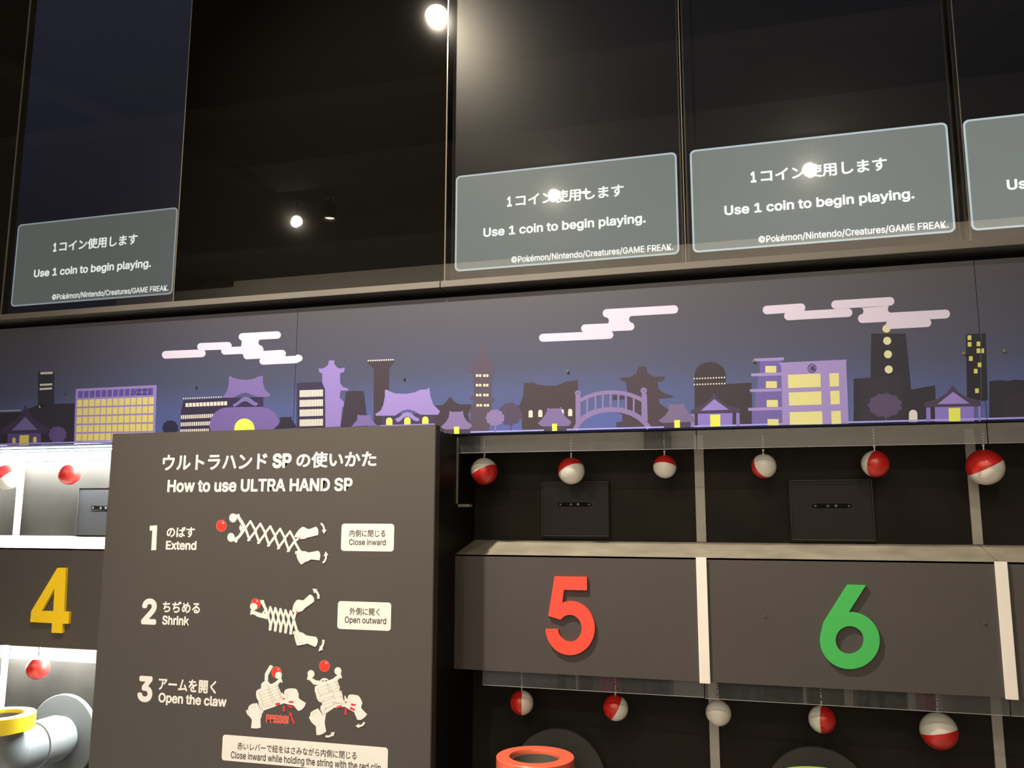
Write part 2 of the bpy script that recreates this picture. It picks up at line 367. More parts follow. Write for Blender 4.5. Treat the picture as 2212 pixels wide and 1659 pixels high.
for k, lab, br in defs:
    dx = .2999*k if k >= 0 else at(40, 483, YS).x/S-SX0
    t = empty('display_screen'); tag(t, ('dark display screen far left, cut off by the blank black glass' if k < 0 else lab), 'screen', 'display screens asking for one coin')
    x0, x1 = SX0+dx, SX1+dx
    box('bezel', x0-.006, x1+.005, YS+.0010, YS+.014, .294, .865, BEZ, t)
    navy = scr_mat('screen_navy_%d' % (k+2), (.40, .44, .80) if k < 0 else (.45, .45, .62), (.030 if k < 0 else .013), .30, .5, grad=((.55, 1.25) if k < 0 else (.7, 1.3)))
    nv_b = navy.node_tree.nodes['Principled BSDF']; nv_b.inputs['Specular IOR Level'].default_value = .10; nv_b.inputs['Base Color'].default_value = (.004, .004, .005, 1)
    box('screen_panel', x0-.004, x1+.003, YS+.0004, YS+.0012, .300, .855, navy, t)
    bgm = scr_mat('message_grey_%d' % (k+2), (.215*br, .240*br, .230*br), .95)
    bor = scr_mat('message_border_%d' % (k+2), (.55*br, .66*br, .70*br), .95)
    txt = scr_mat('message_text_%d' % (k+2), tuple(v*max(br, .85) for v in (.93, .96, .94)), 1.2)
    X0, X1, Z0, Z1 = x0*S, x1*S, EYE+SZ0*S, EYE+SZ1*S
    def rr(i, r): return [(x, -y) for x, y in rrect(X0+i, -Z1+i, X1-i, -Z0-i, r)]
    extrude_outline('message_border', rr(0, .016), [rr(.0055, .012)], YS*S-.0008, YS*S+.0006, bor, t)
    extrude_outline('message_box', rr(.005, .012), [], YS*S-.0004, YS*S+.0007, bgm, t)
    def tx(body, a, b, yt, yb, bold):
        xm = (a+b)/2; zt, zb = at(xm, yt, YS).z, at(xm, yb, YS).z
        text_w(body, at(a, (yt+yb)/2, YS).x+dx*S, at(b, (yt+yb)/2, YS).x+dx*S, zb, zt, YS*S-.0012, txt, t, 'screen_text', bold)
    tx('1', 1095.5, 1106, 424.5, 447, .04); tx('コイン使用します', 1114, 1347.8, 408.5, 436, .030)
    tx('Use 1 coin to begin playing.', 1044.3, 1395.4, 476.5, 502, .028)
    tx('©Pokémon/Nintendo/Creatures/GAME FREAK.', 1104.8, 1454.9, 539.5, 556, .017)
# cover glass and blank panel
GY = -.010; GZ0, GZ1 = .2933, 1.09
def glass(x0, x1, label):
    t = empty('glass_sheet'); tag(t, label, 'glass sheet', 'glass sheets over the screens')
    box('pane', x0+.0004, x1-.0004, GY, GY+.0016, GZ0, GZ1, GLASS, t)
    box('polished_edge', x0, x0+.0004, GY-.0001, GY+.0018, GZ0, GZ1, EDGE, t)
    box('polished_edge', x1-.0004, x1, GY-.0001, GY+.0018, GZ0, GZ1, EDGE, t)
glass(-1.372, -1.0690, 'clear glass sheet cut off by the left edge, beyond the first thin joint')
glass(-1.0685, -.7694, 'clear glass sheet over the left screen beside the blank black glass')
glass(-.3675, -.06705, 'clear glass sheet over the screen right of the blank black glass')
glass(-.06695, .23545, 'clear glass sheet over the second screen from the right')
glass(.23555, .54, 'clear glass sheet over the screen at the right edge')
t = empty('blank_panel'); tag(t, 'tall blank panel of black mirror-like glass above the instruction board', 'panel')
box('black_glass', -.7686, -.3685, GY, GY+.0018, GZ0, GZ1, BLANK, t)
box('side_board', -.7676, -.3695, GY+.0019, .0195, GZ0, GZ1, BLACK, t)
box('polished_edge', -.3685, -.3680, GY-.0001, GY+.0018, GZ0, GZ1, EDGE, t)
box('polished_edge', -.7691, -.7686, GY-.0001, GY+.0018, GZ0, GZ1, EDGE, t)
# sill below the glass: two lengths meeting at the joint under the black glass' right end
for x0, x1, lab in ((-1.7, -.3712, 'long beige grey sill under the left screen and the blank glass'), (-.3700, 1.0, 'long beige grey sill under the right-hand screens')):
    tag(box('sill', x0, x1, -.018, .0195, .2840, .2925, SILL, bev=.001), lab, 'sill')

# ------------------------------------------------------------------ mural panels
MY = -.006
mz = bpy.data.materials.new('mural_night_sky'); mz.use_nodes = True; nt = mz.node_tree; b = nt.nodes['Principled BSDF']
tc = nt.nodes.new('ShaderNodeNewGeometry'); sp = nt.nodes.new('ShaderNodeSeparateXYZ'); nz = nt.nodes.new('ShaderNodeTexNoise'); nz.inputs['Scale'].default_value = 1.3
ad = nt.nodes.new('ShaderNodeMath'); ad.operation = 'MULTIPLY_ADD'; ad.inputs[1].default_value = .12
rg = nt.nodes.new('ShaderNodeMapRange'); rg.inputs[1].default_value = EYE+.10*S+.06; rg.inputs[2].default_value = EYE+.274*S+.06
cr = nt.nodes.new('ShaderNodeValToRGB'); e = cr.color_ramp.elements
e[0].position = 0; e[0].color = (*obs('#4a5588', .85), 1); e[1].position = 1; e[1].color = (*obs('#3d3a3e', .85), 1)
for p, h in ((.25, '#444d74'), (.45, '#3d4156'), (.68, '#3c3c4a')):
    q = e.new(p); q.color = (*obs(h, .85), 1)
b.inputs['Roughness'].default_value = .46; b.inputs['Specular IOR Level'].default_value = .5
L = nt.links; L.new(tc.outputs['Position'], sp.inputs[0]); L.new(tc.outputs['Position'], nz.inputs['Vector']); L.new(nz.outputs[0], ad.inputs[0]); L.new(sp.outputs[2], ad.inputs[2])
L.new(ad.outputs[0], rg.inputs[0]); L.new(rg.outputs[0], cr.inputs[0]); L.new(cr.outputs[0], b.inputs['Base Color'])
xs1 = at(640, 760, MY).x/S; xs2 = at(2119, 750, MY).x/S
def mural(x0, x1, lab, dz=0):
    t = empty('mural_panel'); tag(t, lab, 'mural panel', 'printed night city panels')
    box('board', x0, x1, MY, .0195, .1008, .2735+dz, mz, t)
    box('printed_ground_line', x0, x1, MY-.0002, MY-.00003, .1008, .1026, ink('#8f88cc'), t)
    return t
mA = mural(-1.7, xs1-.0003, 'printed panel of a purple night city, left of the first seam', -.0002)
mB = mural(xs1+.0003, xs2-.0003, 'longest printed panel of a purple night city, with bridge and apartment house')
mC = mural(xs2+.0003, .9, 'printed night city panel at the right edge, almost empty dark sky', -.0001)
VA, VB, VC, VD = (0, 640, 2.989), (640, 640, 2.989), (1000, 640, 3.456), (1480, 580, 3.022)
CR, YE, BY, LP, MP, DP = '#e6dac4', '#e2d27c', '#eeee5c', '#9f88c2', '#7d699e', '#433a4c'
CL = '#e0d0d8'
DK = '#2c2833'
# -- panel A
a = Art('printed_tower', mA, VA, MY); a.rect(245, 485, 350, 950, '#2b2a36').bars((262, 490), (341, 487), 14, 8, CR, .8).bars((258, 566), (339, 562), 13, 8, CR, .8).bars((256, 593), (337, 588), 13, 8, CR, .8).bars((252, 706), (289, 703), 13, 4, CR, .8).done()
Art('printed_skyline', mA, VA, MY, 4).poly([(0, 752), (130, 748), (250, 700), (482, 690), (478, 955), (0, 962)], DK).dots((7, 740), (129, 736), 12, 3.6, CR).done()
a = Art('printed_hut', mA, VA, MY, 8)
a.poly([(165, 700), (195, 760), (225, 795), (322, 848), (305, 885), (5, 890), (5, 855), (100, 800), (140, 755)], '#3c314a').poly([(163, 778), (242, 862), (75, 866)], '#70608f').poly([(50, 888), (265, 883), (265, 962), (48, 965)], '#57487a')
a.poly([(127, 898), (187, 895), (185, 962), (124, 963)], '#dcc75e').poly(arch(80, 100, 912, 948), '#dcc75e').poly(arch(214, 236, 907, 943), '#dcc75e').done()
Art('printed_tree', mA, VA, MY, 8).poly(scallop(372, 893, 56, 52), '#5c4a76').rect(366, 935, 376, 955, '#5c4a76').done()
a = Art('printed_office_block', mA, VA, MY, 12); Q = [(490, 598), (1012, 573), (1000, 945), (478, 950)]
a.poly(Q, '#9882ba')
def bil(Q, u, v):
    A, B, C, D = [Vector(q) for q in Q]; return tuple((A*(1-u)+B*u)*(1-v)+(D*(1-u)+C*u)*v)
def grid(a, Q, nx, u0, u1, rows, c, f=.86):
    for v0, v1 in rows:
        for i in range(nx):
            ua, ub = u0+(u1-u0)*i/nx, u0+(u1-u0)*(i+f)/nx
            a.quad(bil(Q, ua, v0), bil(Q, ub, v0), bil(Q, ub, v1), bil(Q, ua, v1), c); a.k -= 1
    a.k += 1
grid(a, Q, 13, .03, .97, [(.045, .17)], '#5f4f94', .8)
grid(a, Q, 13, .022, .98, [(.205+.155*i, .205+.155*i+.125) for i in range(5)], '#e0cd70')
o_ = ell(0, 0, 1); a.poly(cap((888, 620), (955, 618), 17), '#3a2f52', [cap((888, 620), (955, 618), 12)]).done()
Art('printed_tree', mA, VA, MY, 4).poly(scallop(1100, 850, 50, 48), '#2a2842').done()
a = Art('printed_temple', mA, VA, MY, 5)
a.poly([(1165, 760), (1185, 672), (1480, 655), (1700, 650), (1700, 880), (1165, 880)], '#352d47').dots((1184, 660), (1426, 650), 17, 4.5, CR)
a.bars((1198, 690), (1470, 678), 25, 12, CR, .82).bars((1168, 768), (1392, 758), 25, 18, CR, .68).bars((1167, 815), (1362, 807), 25, 16, CR, .68).bars((1165, 859), (1352, 854), 25, 15, CR, .68)
a.poly([(1478, 518), (1494, 517), (1500, 524), (1540, 535), (1590, 540), (1640, 532), (1672, 517), (1688, 516), (1697, 510), (1698, 560), (1712, 605), (1747, 635), (1735, 650), (1662, 650), (1620, 633), (1585, 622), (1545, 635), (1505, 655), (1430, 655), (1455, 632), (1470, 600), (1478, 560)], MP)
a.poly([(1500, 702), (1535, 680), (1560, 657), (1585, 648), (1612, 656), (1640, 678), (1668, 692), (1652, 710), (1625, 700), (1600, 682), (1585, 676), (1560, 684), (1535, 703), (1515, 713)], MP)
a.poly([(1450, 720), (1500, 716), (1690, 714), (1735, 724), (1780, 758), (1803, 805), (1800, 828), (1770, 852), (1740, 870), (1740, 880), (1365, 885), (1352, 840), (1362, 790), (1390, 748), (1420, 728)], '#77629a')
a.poly([(1513, 870)]+[(1578+65*math.cos(math.radians(t)), 854-65*math.sin(math.radians(t))) for t in range(180, -1, -12)]+[(1643, 868)], BY).done()
Art('printed_shrine', mA, VA, MY, 5).poly([(1805, 785), (1820, 780), (1870, 780), (1882, 776), (1886, 800), (1912, 835), (1912, 850), (1770, 858), (1780, 845), (1808, 815)], '#2e2838').done()
a = Art('printed_cloud', mA, VA, MY, 12)
for p, q, r in (((1070, 378), (1303, 368), 25), ((1297, 326), (1472, 319), 24), ((1452, 353), (1600, 346), 24), ((1565, 262), (1790, 250), 24), ((1595, 383), (1822, 370), 24), ((1699, 418), (1910, 408), 24)): a.poly(cap(p, q, r), CL)
a.poly([(1560, 270), (1690, 262), (1674, 284), (1668, 300), (1674, 314), (1692, 322), (1702, 340), (1698, 362), (1600, 385), (1540, 368), (1556, 330), (1560, 300)], CL).done()
# -- panel B
Art('printed_cloud', mB, VB, MY, 12).poly([(-1, 377), (17, 377), (34, 384), (42, 400), (34, 416), (17, 425), (-1, 426)], CL).done()
a = Art('printed_office_block', mB, VB, MY, 8); a.poly([(2, 560), (182, 552), (190, 850), (2, 852)], '#3b3049')
for y in (607, 670, 732, 796): a.bars((22, y), (174, y-5), 44, 14, CR, .82)
a.done()
Art('printed_tower', mB, VB, MY, 10).poly([(210, 415), (245, 413), (247, 440), (265, 460), (285, 467), (314, 460), (308, 490), (283, 497), (283, 560), (300, 585), (337, 598), (335, 608), (285, 610), (280, 655), (308, 682), (306, 712), (296, 716), (285, 840), (188, 845), (186, 600), (168, 560), (167, 497), (150, 492), (143, 467), (175, 465), (205, 445)], '#957eb8').done()
Art('printed_tower', mB, VB, MY, 6).poly([(460, 422), (632, 417), (628, 432), (600, 465), (598, 770), (598, 830), (500, 832), (500, 468), (465, 436)], '#42363f').dots((466, 416), (625, 409), 12, 5, CR).done()
Art('printed_stump', mB, VB, MY, 12).poly([(322, 617), (370, 610), (432, 612), (440, 640), (462, 840), (285, 845)], '#3c333f').done()
Art('printed_shrine', mB, VB, MY, 14).poly([(396, 763), (410, 768), (466, 768), (478, 759), (483, 795), (520, 833), (355, 842), (392, 800)], MP).done()
a = Art('printed_temple', mB, VB, MY, 14)
a.poly([(555, 760), (878, 755), (878, 828), (555, 834)], '#463b5a')
a.poly([(572, 605), (590, 604), (600, 612), (640, 628), (710, 630), (765, 620), (800, 604), (845, 601), (849, 593), (860, 593), (866, 645), (885, 700), (928, 742), (916, 765), (800, 764), (765, 742), (722, 730), (680, 742), (640, 770), (515, 772), (510, 760), (545, 738), (562, 700), (572, 650)], LP)
a.poly([(638, 792), (665, 780), (690, 755), (715, 746), (742, 754), (768, 778), (797, 793), (786, 808), (760, 802), (735, 782), (715, 775), (692, 785), (668, 808), (652, 812)], LP)
for x0, y0 in ((580, 783), (697, 780), (813, 776)): a.poly(arch(x0, x0+41, y0, y0+47), BY)
a.poly([(545, 832), (895, 821), (895, 829), (545, 841)], LP).done()
Art('printed_house', mB, VB, MY, 5).poly([(878, 706), (945, 702), (970, 678), (993, 648), (1020, 680), (1050, 697), (1135, 698), (1108, 762), (1135, 885), (930, 888), (880, 830)], '#42373f').done()
a = Art('printed_pagoda', mB, VB, MY, 7)
a.poly([(1180, 322), (1222, 321), (1222, 398), (1245, 412), (1270, 440), (1272, 462), (1292, 488), (1268, 500), (1262, 560), (1262, 650), (1288, 668), (1264, 684), (1264, 740), (1240, 880), (1100, 885), (1130, 760), (1112, 742), (1140, 700), (1140, 672), (1115, 660), (1145, 640), (1145, 502), (1112, 492), (1135, 462), (1138, 436), (1160, 415), (1180, 400)], '#594b58')
for y, o_ in ((512, 0), (574, 0), (638, 1), (704, 4)):
    for x in (1167, 1187, 1214, 1233): a.rect(x-7.5+o_, y-8, x+7.5+o_, y+8, '#ece0b0')
a.done()
a = Art('printed_shrine', mB, VB, MY, 16)
def shrine(a, P, door, c, base):
    a.poly(base, '#4a3f50').poly(P, c).poly(door, BY).done()
shrine(a, [(990, 741), (1003, 746), (1065, 745), (1075, 738), (1082, 775), (1100, 805), (1138, 835), (1115, 857), (960, 860), (932, 845), (965, 812), (985, 780)], [(1018, 842), (1051, 841), (1052, 888), (1019, 889)], '#89749f', [(965, 858), (1125, 855), (1125, 886), (965, 888)])
Art('printed_blocks', mB, VB, MY, 5).poly([(1283, 825), (1330, 818), (1385, 830), (1425, 810), (1438, 812), (1438, 858), (1455, 858), (1455, 875), (1283, 880)], '#57629c').done()
Art('printed_tree', mB, VB, MY, 9).poly(scallop(1380, 760, 72, 72), '#54475a').rect(1381, 820, 1389, 878, '#54475a').done()
Art('printed_tree', mB, VB, MY, 18).poly(scallop(1284, 785, 58, 52), '#8c77a2').rect(1281, 832, 1290, 880, '#8c77a2').done()
a = Art('printed_house', mB, VC, MY, 7)
a.poly([(455, 642), (470, 648), (525, 645), (560, 660), (620, 668), (700, 666), (770, 636), (838, 630), (848, 620), (856, 622), (860, 700), (862, 990), (850, 1005), (440, 1008), (438, 862), (372, 855), (380, 845), (425, 810), (450, 740)], '#463c40')
for x0, y0 in ((490, 850), (562, 847), (722, 842), (785, 840)): a.poly(arch(x0, x0+31, y0, y0+54), CR)
a.done()
shrine(Art('printed_shrine', mB, VC, MY, 16), [(630, 830), (643, 838), (720, 838), (724, 828), (735, 828), (738, 862), (765, 900), (813, 940), (790, 968), (590, 972), (558, 950), (600, 905), (625, 865)], [(665, 952), (702, 951), (703, 1005), (666, 1006)], '#806d98', [(605, 968), (775, 966), (775, 1002), (605, 1006)])
Art('printed_castle', mB, VC, MY, 6).poly([(1305, 532), (1320, 524), (1350, 522), (1370, 528), (1378, 572), (1430, 602), (1515, 597), (1490, 635), (1455, 640), (1460, 690), (1500, 722), (1575, 746), (1560, 758), (1460, 765), (1470, 800), (1540, 850), (1520, 985), (1140, 985), (1145, 940), (1190, 935), (1190, 880), (1115, 870), (1200, 845), (1225, 820), (1225, 700), (1215, 640), (1185, 630), (1168, 612), (1250, 602), (1295, 575)], '#4a3e46').done()
Art('printed_blocks', mB, VC, MY, 9).poly([(940, 865), (1030, 840), (1110, 862), (1190, 880), (1190, 935), (1145, 940), (1145, 988), (880, 995), (880, 980), (910, 976), (910, 880)], '#59649c').poly([(1125, 738), (1200, 745), (1210, 765), (1160, 775), (1115, 770)], '#40374a').done()
a = Art('printed_bridge', mB, VC, MY, 14); BC = '#8d79a4'
lowp = [(838, 998), (862, 950), (905, 905), (960, 874), (1030, 852), (1110, 845), (1190, 852), (1260, 874), (1315, 905), (1360, 945), (1390, 985)]
upp = [(878, 778), (930, 750), (985, 732), (1050, 720), (1120, 716), (1190, 722), (1250, 736), (1300, 755), (1342, 776)]
a.poly(strk(lowp, 38), BC).poly(strk(upp, 30), BC)
def yon(P, x):
    for (x0, y0), (x1, y1) in zip(P, P[1:]):
        if x0 <= x <= x1: return y0+(y1-y0)*(x-x0)/(x1-x0)
for x in (928, 990, 1045, 1103, 1160, 1218, 1275): a.rect(x-7, yon(upp, x), x+7, yon(lowp, x), BC)
a.poly([(840, 742), (878, 740), (880, 905), (862, 960), (842, 960)], BC).poly([(1333, 728), (1373, 726), (1380, 930), (1350, 935), (1333, 900)], BC).poly(ell(858, 724, 22), BC).poly(ell(1350, 705, 24), BC)
a.poly([(845, 724), (858, 716), (870, 724), (858, 734)], '#6b5a80', [[(851, 724), (858, 729), (864, 724), (858, 720)]]).poly([(1338, 705), (1350, 696), (1363, 705), (1350, 714)], '#6b5a80', [[(1344, 705), (1350, 710), (1357, 705), (1350, 700)]]).done()
a = Art('printed_dome_tower', mB, VC, MY, 6)
a.poly([(1732, 980), (1728, 620)]+ell(1845, 590, 117, 100, 16, 180, 360)+[(1964, 655), (2155, 645), (2162, 970)], '#3f363b').dots((1727, 615), (1952, 606), 12, 6, CR).dots((1728, 659), (1954, 651), 12, 6, CR).done()
shrine(Art('printed_shrine', mB, VC, MY, 24), [(1538, 800), (1555, 808), (1635, 805), (1640, 798), (1650, 798), (1655, 825), (1690, 880), (1735, 910), (1725, 937), (1490, 946), (1460, 928), (1510, 890), (1535, 850)], [(1577, 925), (1619, 923), (1621, 981), (1579, 983)], '#7c6a88', [(1500, 944), (1700, 938), (1700, 978), (1500, 984)])
def hut(a, roof, gable, body, pil, door):
    a.poly(roof, '#4c4152').poly(body, '#8f79c0')
    for p in pil: a.poly(p, '#8f79c0')
    a.poly(gable, '#9983c4').poly(door, BY).done()
hut(Art('printed_hut', mB, VD, MY, 14), [(187, 808), (205, 838), (235, 868), (285, 893), (362, 912), (355, 940), (35, 945), (40, 925), (110, 892), (150, 865), (172, 838)], [(190, 853), (285, 922), (102, 928)], [(82, 948), (310, 943), (308, 1030), (84, 1033)],
    [[(35, 950), (61, 949), (62, 1034), (37, 1035)], [(333, 943), (355, 942), (357, 1028), (334, 1029)]], [(163, 955), (229, 953), (230, 1031), (165, 1033)])
a = Art('printed_apartment_house', mB, VD, MY, 14)
a.poly([(487, 600), (632, 598), (634, 1022), (436, 1025), (436, 925), (458, 922), (458, 802), (473, 798), (475, 700), (487, 696)], '#7565a2')
for x0, y0, x1, y1 in ((450, 588, 645, 580), (430, 685, 628, 679), (422, 788, 628, 782), (411, 910, 632, 904)): a.quad((x0, y0), (x1, y1), (x1, y1+19), (x0+2, y0+19), '#a792c2')
for x0, y0, x1, y1 in ((523, 636, 595, 680), (527, 736, 599, 780), (532, 858, 606, 904), (538, 983, 610, 1024)): a.rect(x0, y0, x1, y1, '#e6da8c')
a.poly([(612, 615), (1055, 594), (1052, 618), (1058, 760), (1068, 1013), (635, 1022), (628, 640)], '#a58fc0')
for q in ([(671, 694), (883, 686), (885, 773), (673, 780)], [(676, 810), (888, 802), (891, 888), (679, 895)], [(683, 938), (894, 932), (897, 1017), (684, 1020)], [(941, 685), (1003, 682), (1005, 768), (945, 771)], [(947, 800), (1007, 797), (1010, 885), (950, 888)], [(953, 932), (1015, 929), (1018, 1014), (957, 1016)]): a.poly(q, '#e9de90')
a.poly(ell(828, 651, 29), '#332b4a', [ell(828, 651, 24)]); a.done()
text('福', 1480+811/3.022, 1480+845/3.022, 580+634/3.022, 580+668/3.022, MY, ink('#332b4a'), mB, 'printed_emblem', .01, proud=.0016)
Art('printed_skyline', mB, VD, MY, 4).poly([(1100, 1008), (1100, 720), (1210, 712), (1215, 425), (1440, 425), (1476, 790), (1632, 762), (1640, 1000)], '#302d36').poly([(1145, 1005), (1145, 720), (1420, 690), (1425, 1000)], '#37323c').done()
a = Art('printed_lantern_row', mB, VD, MY, 10)
for c in ((1314, 393), (1319, 472), (1324, 560), (1329, 659)): a.poly(ell(c[0], c[1], 26), '#e6dda4')
a.done()
a = Art('printed_cloud', mB, VD, MY, 18)
for p, q, r in (((534, 271), (757, 256), 28), ((674, 310), (1064, 288), 28), ((982, 236), (1338, 214), 28), ((1157, 327), (1700, 297), 29), ((1338, 367), (1579, 354), 28)): a.poly(cap(p, q, r), CL)
a.poly([(1140, 258), (1330, 243), (1323, 262), (1328, 282), (1350, 292), (1345, 320), (1180, 330), (1152, 302), (1163, 288), (1164, 270), (1154, 259)], CL).done()
a = Art('printed_cloud', mB, VC, MY, 12)
for p, q, r in (((598, 310), (1093, 288), 30), ((912, 240), (1250, 225), 30), ((1074, 127), (1576, 98), 31)): a.poly(cap(p, q, r), CL)
a.poly([(1070, 158), (1260, 145), (1243, 158), (1240, 178), (1250, 194), (1262, 200), (1250, 252), (1110, 262), (1070, 255), (1083, 205), (1090, 188), (1086, 165)], CL).done()
Art('printed_tree', mB, VD, MY, 10).poly(scallop(1305, 893, 106, 76), '#5b4c66').poly([(1290, 950), (1330, 950), (1314, 975), (1314, 1003), (1306, 1003), (1306, 975)], '#5b4c66').done()
Art('printed_doorway', mB, VD, MY, 10).poly(arch(1461, 1516, 922, 1002), '#e3dacb').done()
a = Art('printed_tower', mB, VD, MY, 4); a.poly([(1832, 430), (1926, 424), (1930, 860), (1840, 866)], '#29282f')
for x, y in ((1856, 452), (1857, 495), (1915, 492), (1915, 537), (1865, 588), (1922, 629), (1897, 670), (1905, 798)): a.rect(x-12, y-15, x+12, y+15, '#dcd66c')
a.done()
hut(Art('printed_hut', mB, VD, MY, 14), [(1747, 760), (1775, 798), (1820, 832), (1930, 866), (1930, 900), (1565, 905), (1560, 875), (1650, 850), (1705, 815)], [(1748, 805), (1858, 882), (1647, 886)], [(1630, 905), (1885, 900), (1888, 998), (1632, 1000)],
    [[(1573, 908), (1601, 907), (1603, 1000), (1575, 1001)], [(1912, 900), (1930, 899), (1930, 996), (1914, 997)]], [(1720, 912), (1796, 910), (1797, 997), (1722, 998)])
# -- panel C
Art('printed_tower', mC, VD, MY, 4).poly([(1933, 424), (1962, 422), (1976, 860), (1933, 866)], '#29282f').rect(1934, 522, 1951, 552, '#dcd66c').done()
Art('printed_skyline', mC, VD, MY, 3).poly([(1985, 735), (2060, 728), (2110, 735), (2150, 725), (2230, 730), (2230, 985), (1985, 990)], '#2e2b33').poly([(2080, 860), (2150, 820), (2230, 790), (2230, 985), (2080, 988)], '#363038').done()
# screws
SCREW = mat('small_steel_screw', (.22, .22, .22), .3, metal=1)
def screw(px, py, Y, parent, r=.0042):
    p = at(px, py, Y); lathe('screw', [(0, -.0022), (r*.45, -.0012), (r*.55, -.0026), (r*.9, -.0026), (r, 0)], (p.x, Y*S, p.z), SCREW, parent, 14, 'Y')
for px, py, pr in ((424, 836, mA), (141, 850, mA), (873, 817, mB), (1226, 802, mB), (1628, 780, mB), (2081, 763, mB), (2168, 758, mC)): screw(px, py, MY-.0008, pr)

# ------------------------------------------------------------------ column with the instruction board
tag(box('column', -.790, -.3528, -.0590, .074, -.62, .0985, BLACK), 'black column standing between counters 4 and 5', 'column')
SY = -.0735
t = empty('instruction_board'); tag(t, 'large charcoal board in front with white three-step instructions', 'sign')
sx0, sx1, sz1 = at(243, 940, SY).x/S, -.3528, (at(941, 917, SY).z-EYE)/S
box('board', sx0, sx1, SY, SY+.0145, -.40, sz1, SIGN, t, bev=.0008)
box('side_face', sx1+.00002, sx1+.0006, SY+.0006, SY+.0143, -.40, sz1-.0006, SIGNSIDE, t)
WHT = mat('cream_white_print', obs('#f3e9cc'), .6, spec=.3); REDP = mat('red_print', obs('#e8392c'), .5, spec=.3); DKT = mat('dark_print', obs('#3a3028'), .6, spec=.2); PINK = mat('coral_print', obs('#ee7a66'), .5, spec=.3)
LN = mat('grey_line_print', obs('#b3a684'), .6); LN2 = mat('faint_line_print', obs('#d8cba8'), .6)
def sg(b, a0, a1, y0, y1, m_=None, bold=.03, nm='printed_text', proud=.0004): return text(b, a0, a1, y0, y1, SY, m_ or WHT, t, nm, bold, proud=proud)
sg('ウルトラハンド', 351.7, 577.4, 980.4, 1015, bold=.03); sg('SP', 588.7, 630, 979, 1011.5, bold=.04); sg('の使いかた', 640.3, 813.1, 975, 1010, bold=.03)
sg('How to use ULTRA HAND SP', 362, 761.6, 1034, 1062.4, bold=.03)
a = Art('printed_number', t, (240, 900, 2.9105), SY, 2); a.poly([(243, 686), (290, 683), (283, 839), (252, 840), (259, 716), (242, 717)], WHT).done(); sg('のばす', 360.3, 421, 1138, 1161); sg('Extend', 358.5, 424.5, 1168.3, 1188)
sg('2', 306.3, 339, 1292.6, 1349.3, bold=.036, nm='printed_number'); sg('ちぢめる', 351.7, 432.4, 1299, 1324); sg('Shrink', 350.6, 408.4, 1330, 1350.6)
sg('3', 297.7, 330, 1460, 1517, bold=.036, nm='printed_number'); sg('アームを開く', 342.4, 467.5, 1467, 1495.5); sg('Open the claw', 342, 489.8, 1500.5, 1527.5)
sg('PRESS!', 575, 623.6, 1544.3, 1562.6, PINK, .055, 'printed_text', .0003); sg('PRESS!', 576.5, 622.3, 1545.6, 1561.4, REDP, .012, 'printed_text', .0006)
def card(x0, y0, x1, y1, px, r=.009):
    p0, p1 = at(x0, y0, SY), at(x1, y1, SY)
    pts = [(x, -y) for x, y in rrect(p0.x, -p0.z, p1.x, -p1.z, r)]
    extrude_outline('printed_card', pts, [], SY*S-.0004, SY*S-.0001, WHT, t)
card(738.2, 1131, 850.5, 1191.5, 0); sg('内側に閉じる', 755.4, 832.7, 1144.4, 1159.8, DKT, .007, proud=.0008); sg('Close inward', 754.3, 833.4, 1164.6, 1177.6, DKT, .009, proud=.0008)
card(730.3, 1298.2, 844, 1363, 0); sg('外側に開く', 755.4, 820, 1313, 1329, DKT, .007, proud=.0008); sg('Open outward', 745, 834.4, 1333, 1350, DKT, .009, proud=.0008)
card(481.5, 1586.5, 837, 1674, 0); sg('赤いレバーで紐をはさみながら内側に閉じる', 512.5, 770.8, 1613.3, 1630, DKT, .007, proud=.0008)
sg('Close inward while holding the string with the red clip', 498.4, 823.4, 1636, 1656, DKT, .009, proud=.0008)
# step pictures ---------------------------------------------------------
def arrow_curved(a, pts, w, head):
    a.poly(strk(pts, w), WHT).poly(head, WHT)
def redball(a, cx, cy, rx, ry):
    a.poly(ell(cx, cy, rx, ry), PINK).poly(ell(cx, cy, rx*.93, ry*.94), REDP).poly(ell(cx+rx*.32, cy-ry*.5, rx*.22, ry*.2, 16), '#ff9a80')
def lines(a, segs, w, m_=None):
    for sgm in segs: a.poly(strk(sgm, w), m_ or LN)
F1 = (460, 1095, 8.508)
a = Art('step_picture', t, F1, SY, 2)
redball(a, 154, 345, 96, 108)
a.poly(ell(368, 202, 70, 83), WHT).poly(ell(332, 560, 68, 82, 32), WHT)
a.poly([(415, 135), (430, 140), (470, 128), (492, 140), (490, 170), (545, 250), (608, 360), (590, 420), (565, 400), (500, 290), (440, 200), (420, 190)], WHT)
a.poly([(365, 600), (395, 575), (470, 520), (510, 450), (560, 400), (600, 420), (560, 480), (500, 560), (450, 610), (445, 650), (425, 660), (395, 635), (370, 628)], WHT)
a.poly(ell(530, 385, 46, 62), WHT, [ell(530, 350, 12, 18, 12), ell(545, 402, 10, 7, 12)])
ct = [(600, 400), (778, 450), (958, 495), (1138, 545), (1318, 590), (1500, 628)]
for i in range(5):
    (x0, y0), (x1, y1) = ct[i], ct[i+1]; tp = (688+182*i, 262+47*i); bt = (650+182*i, 612+50*i)
    a.poly(cap((x0-8, y0), tp, 19, 6), WHT).poly(cap(tp, (x1+12, y1), 21, 6), WHT).poly(cap((x0, y0), (bt[0]+20, bt[1]-10), 21, 6), WHT).poly(cap((bt[0], bt[1]), (x1, y1), 21, 6), WHT)
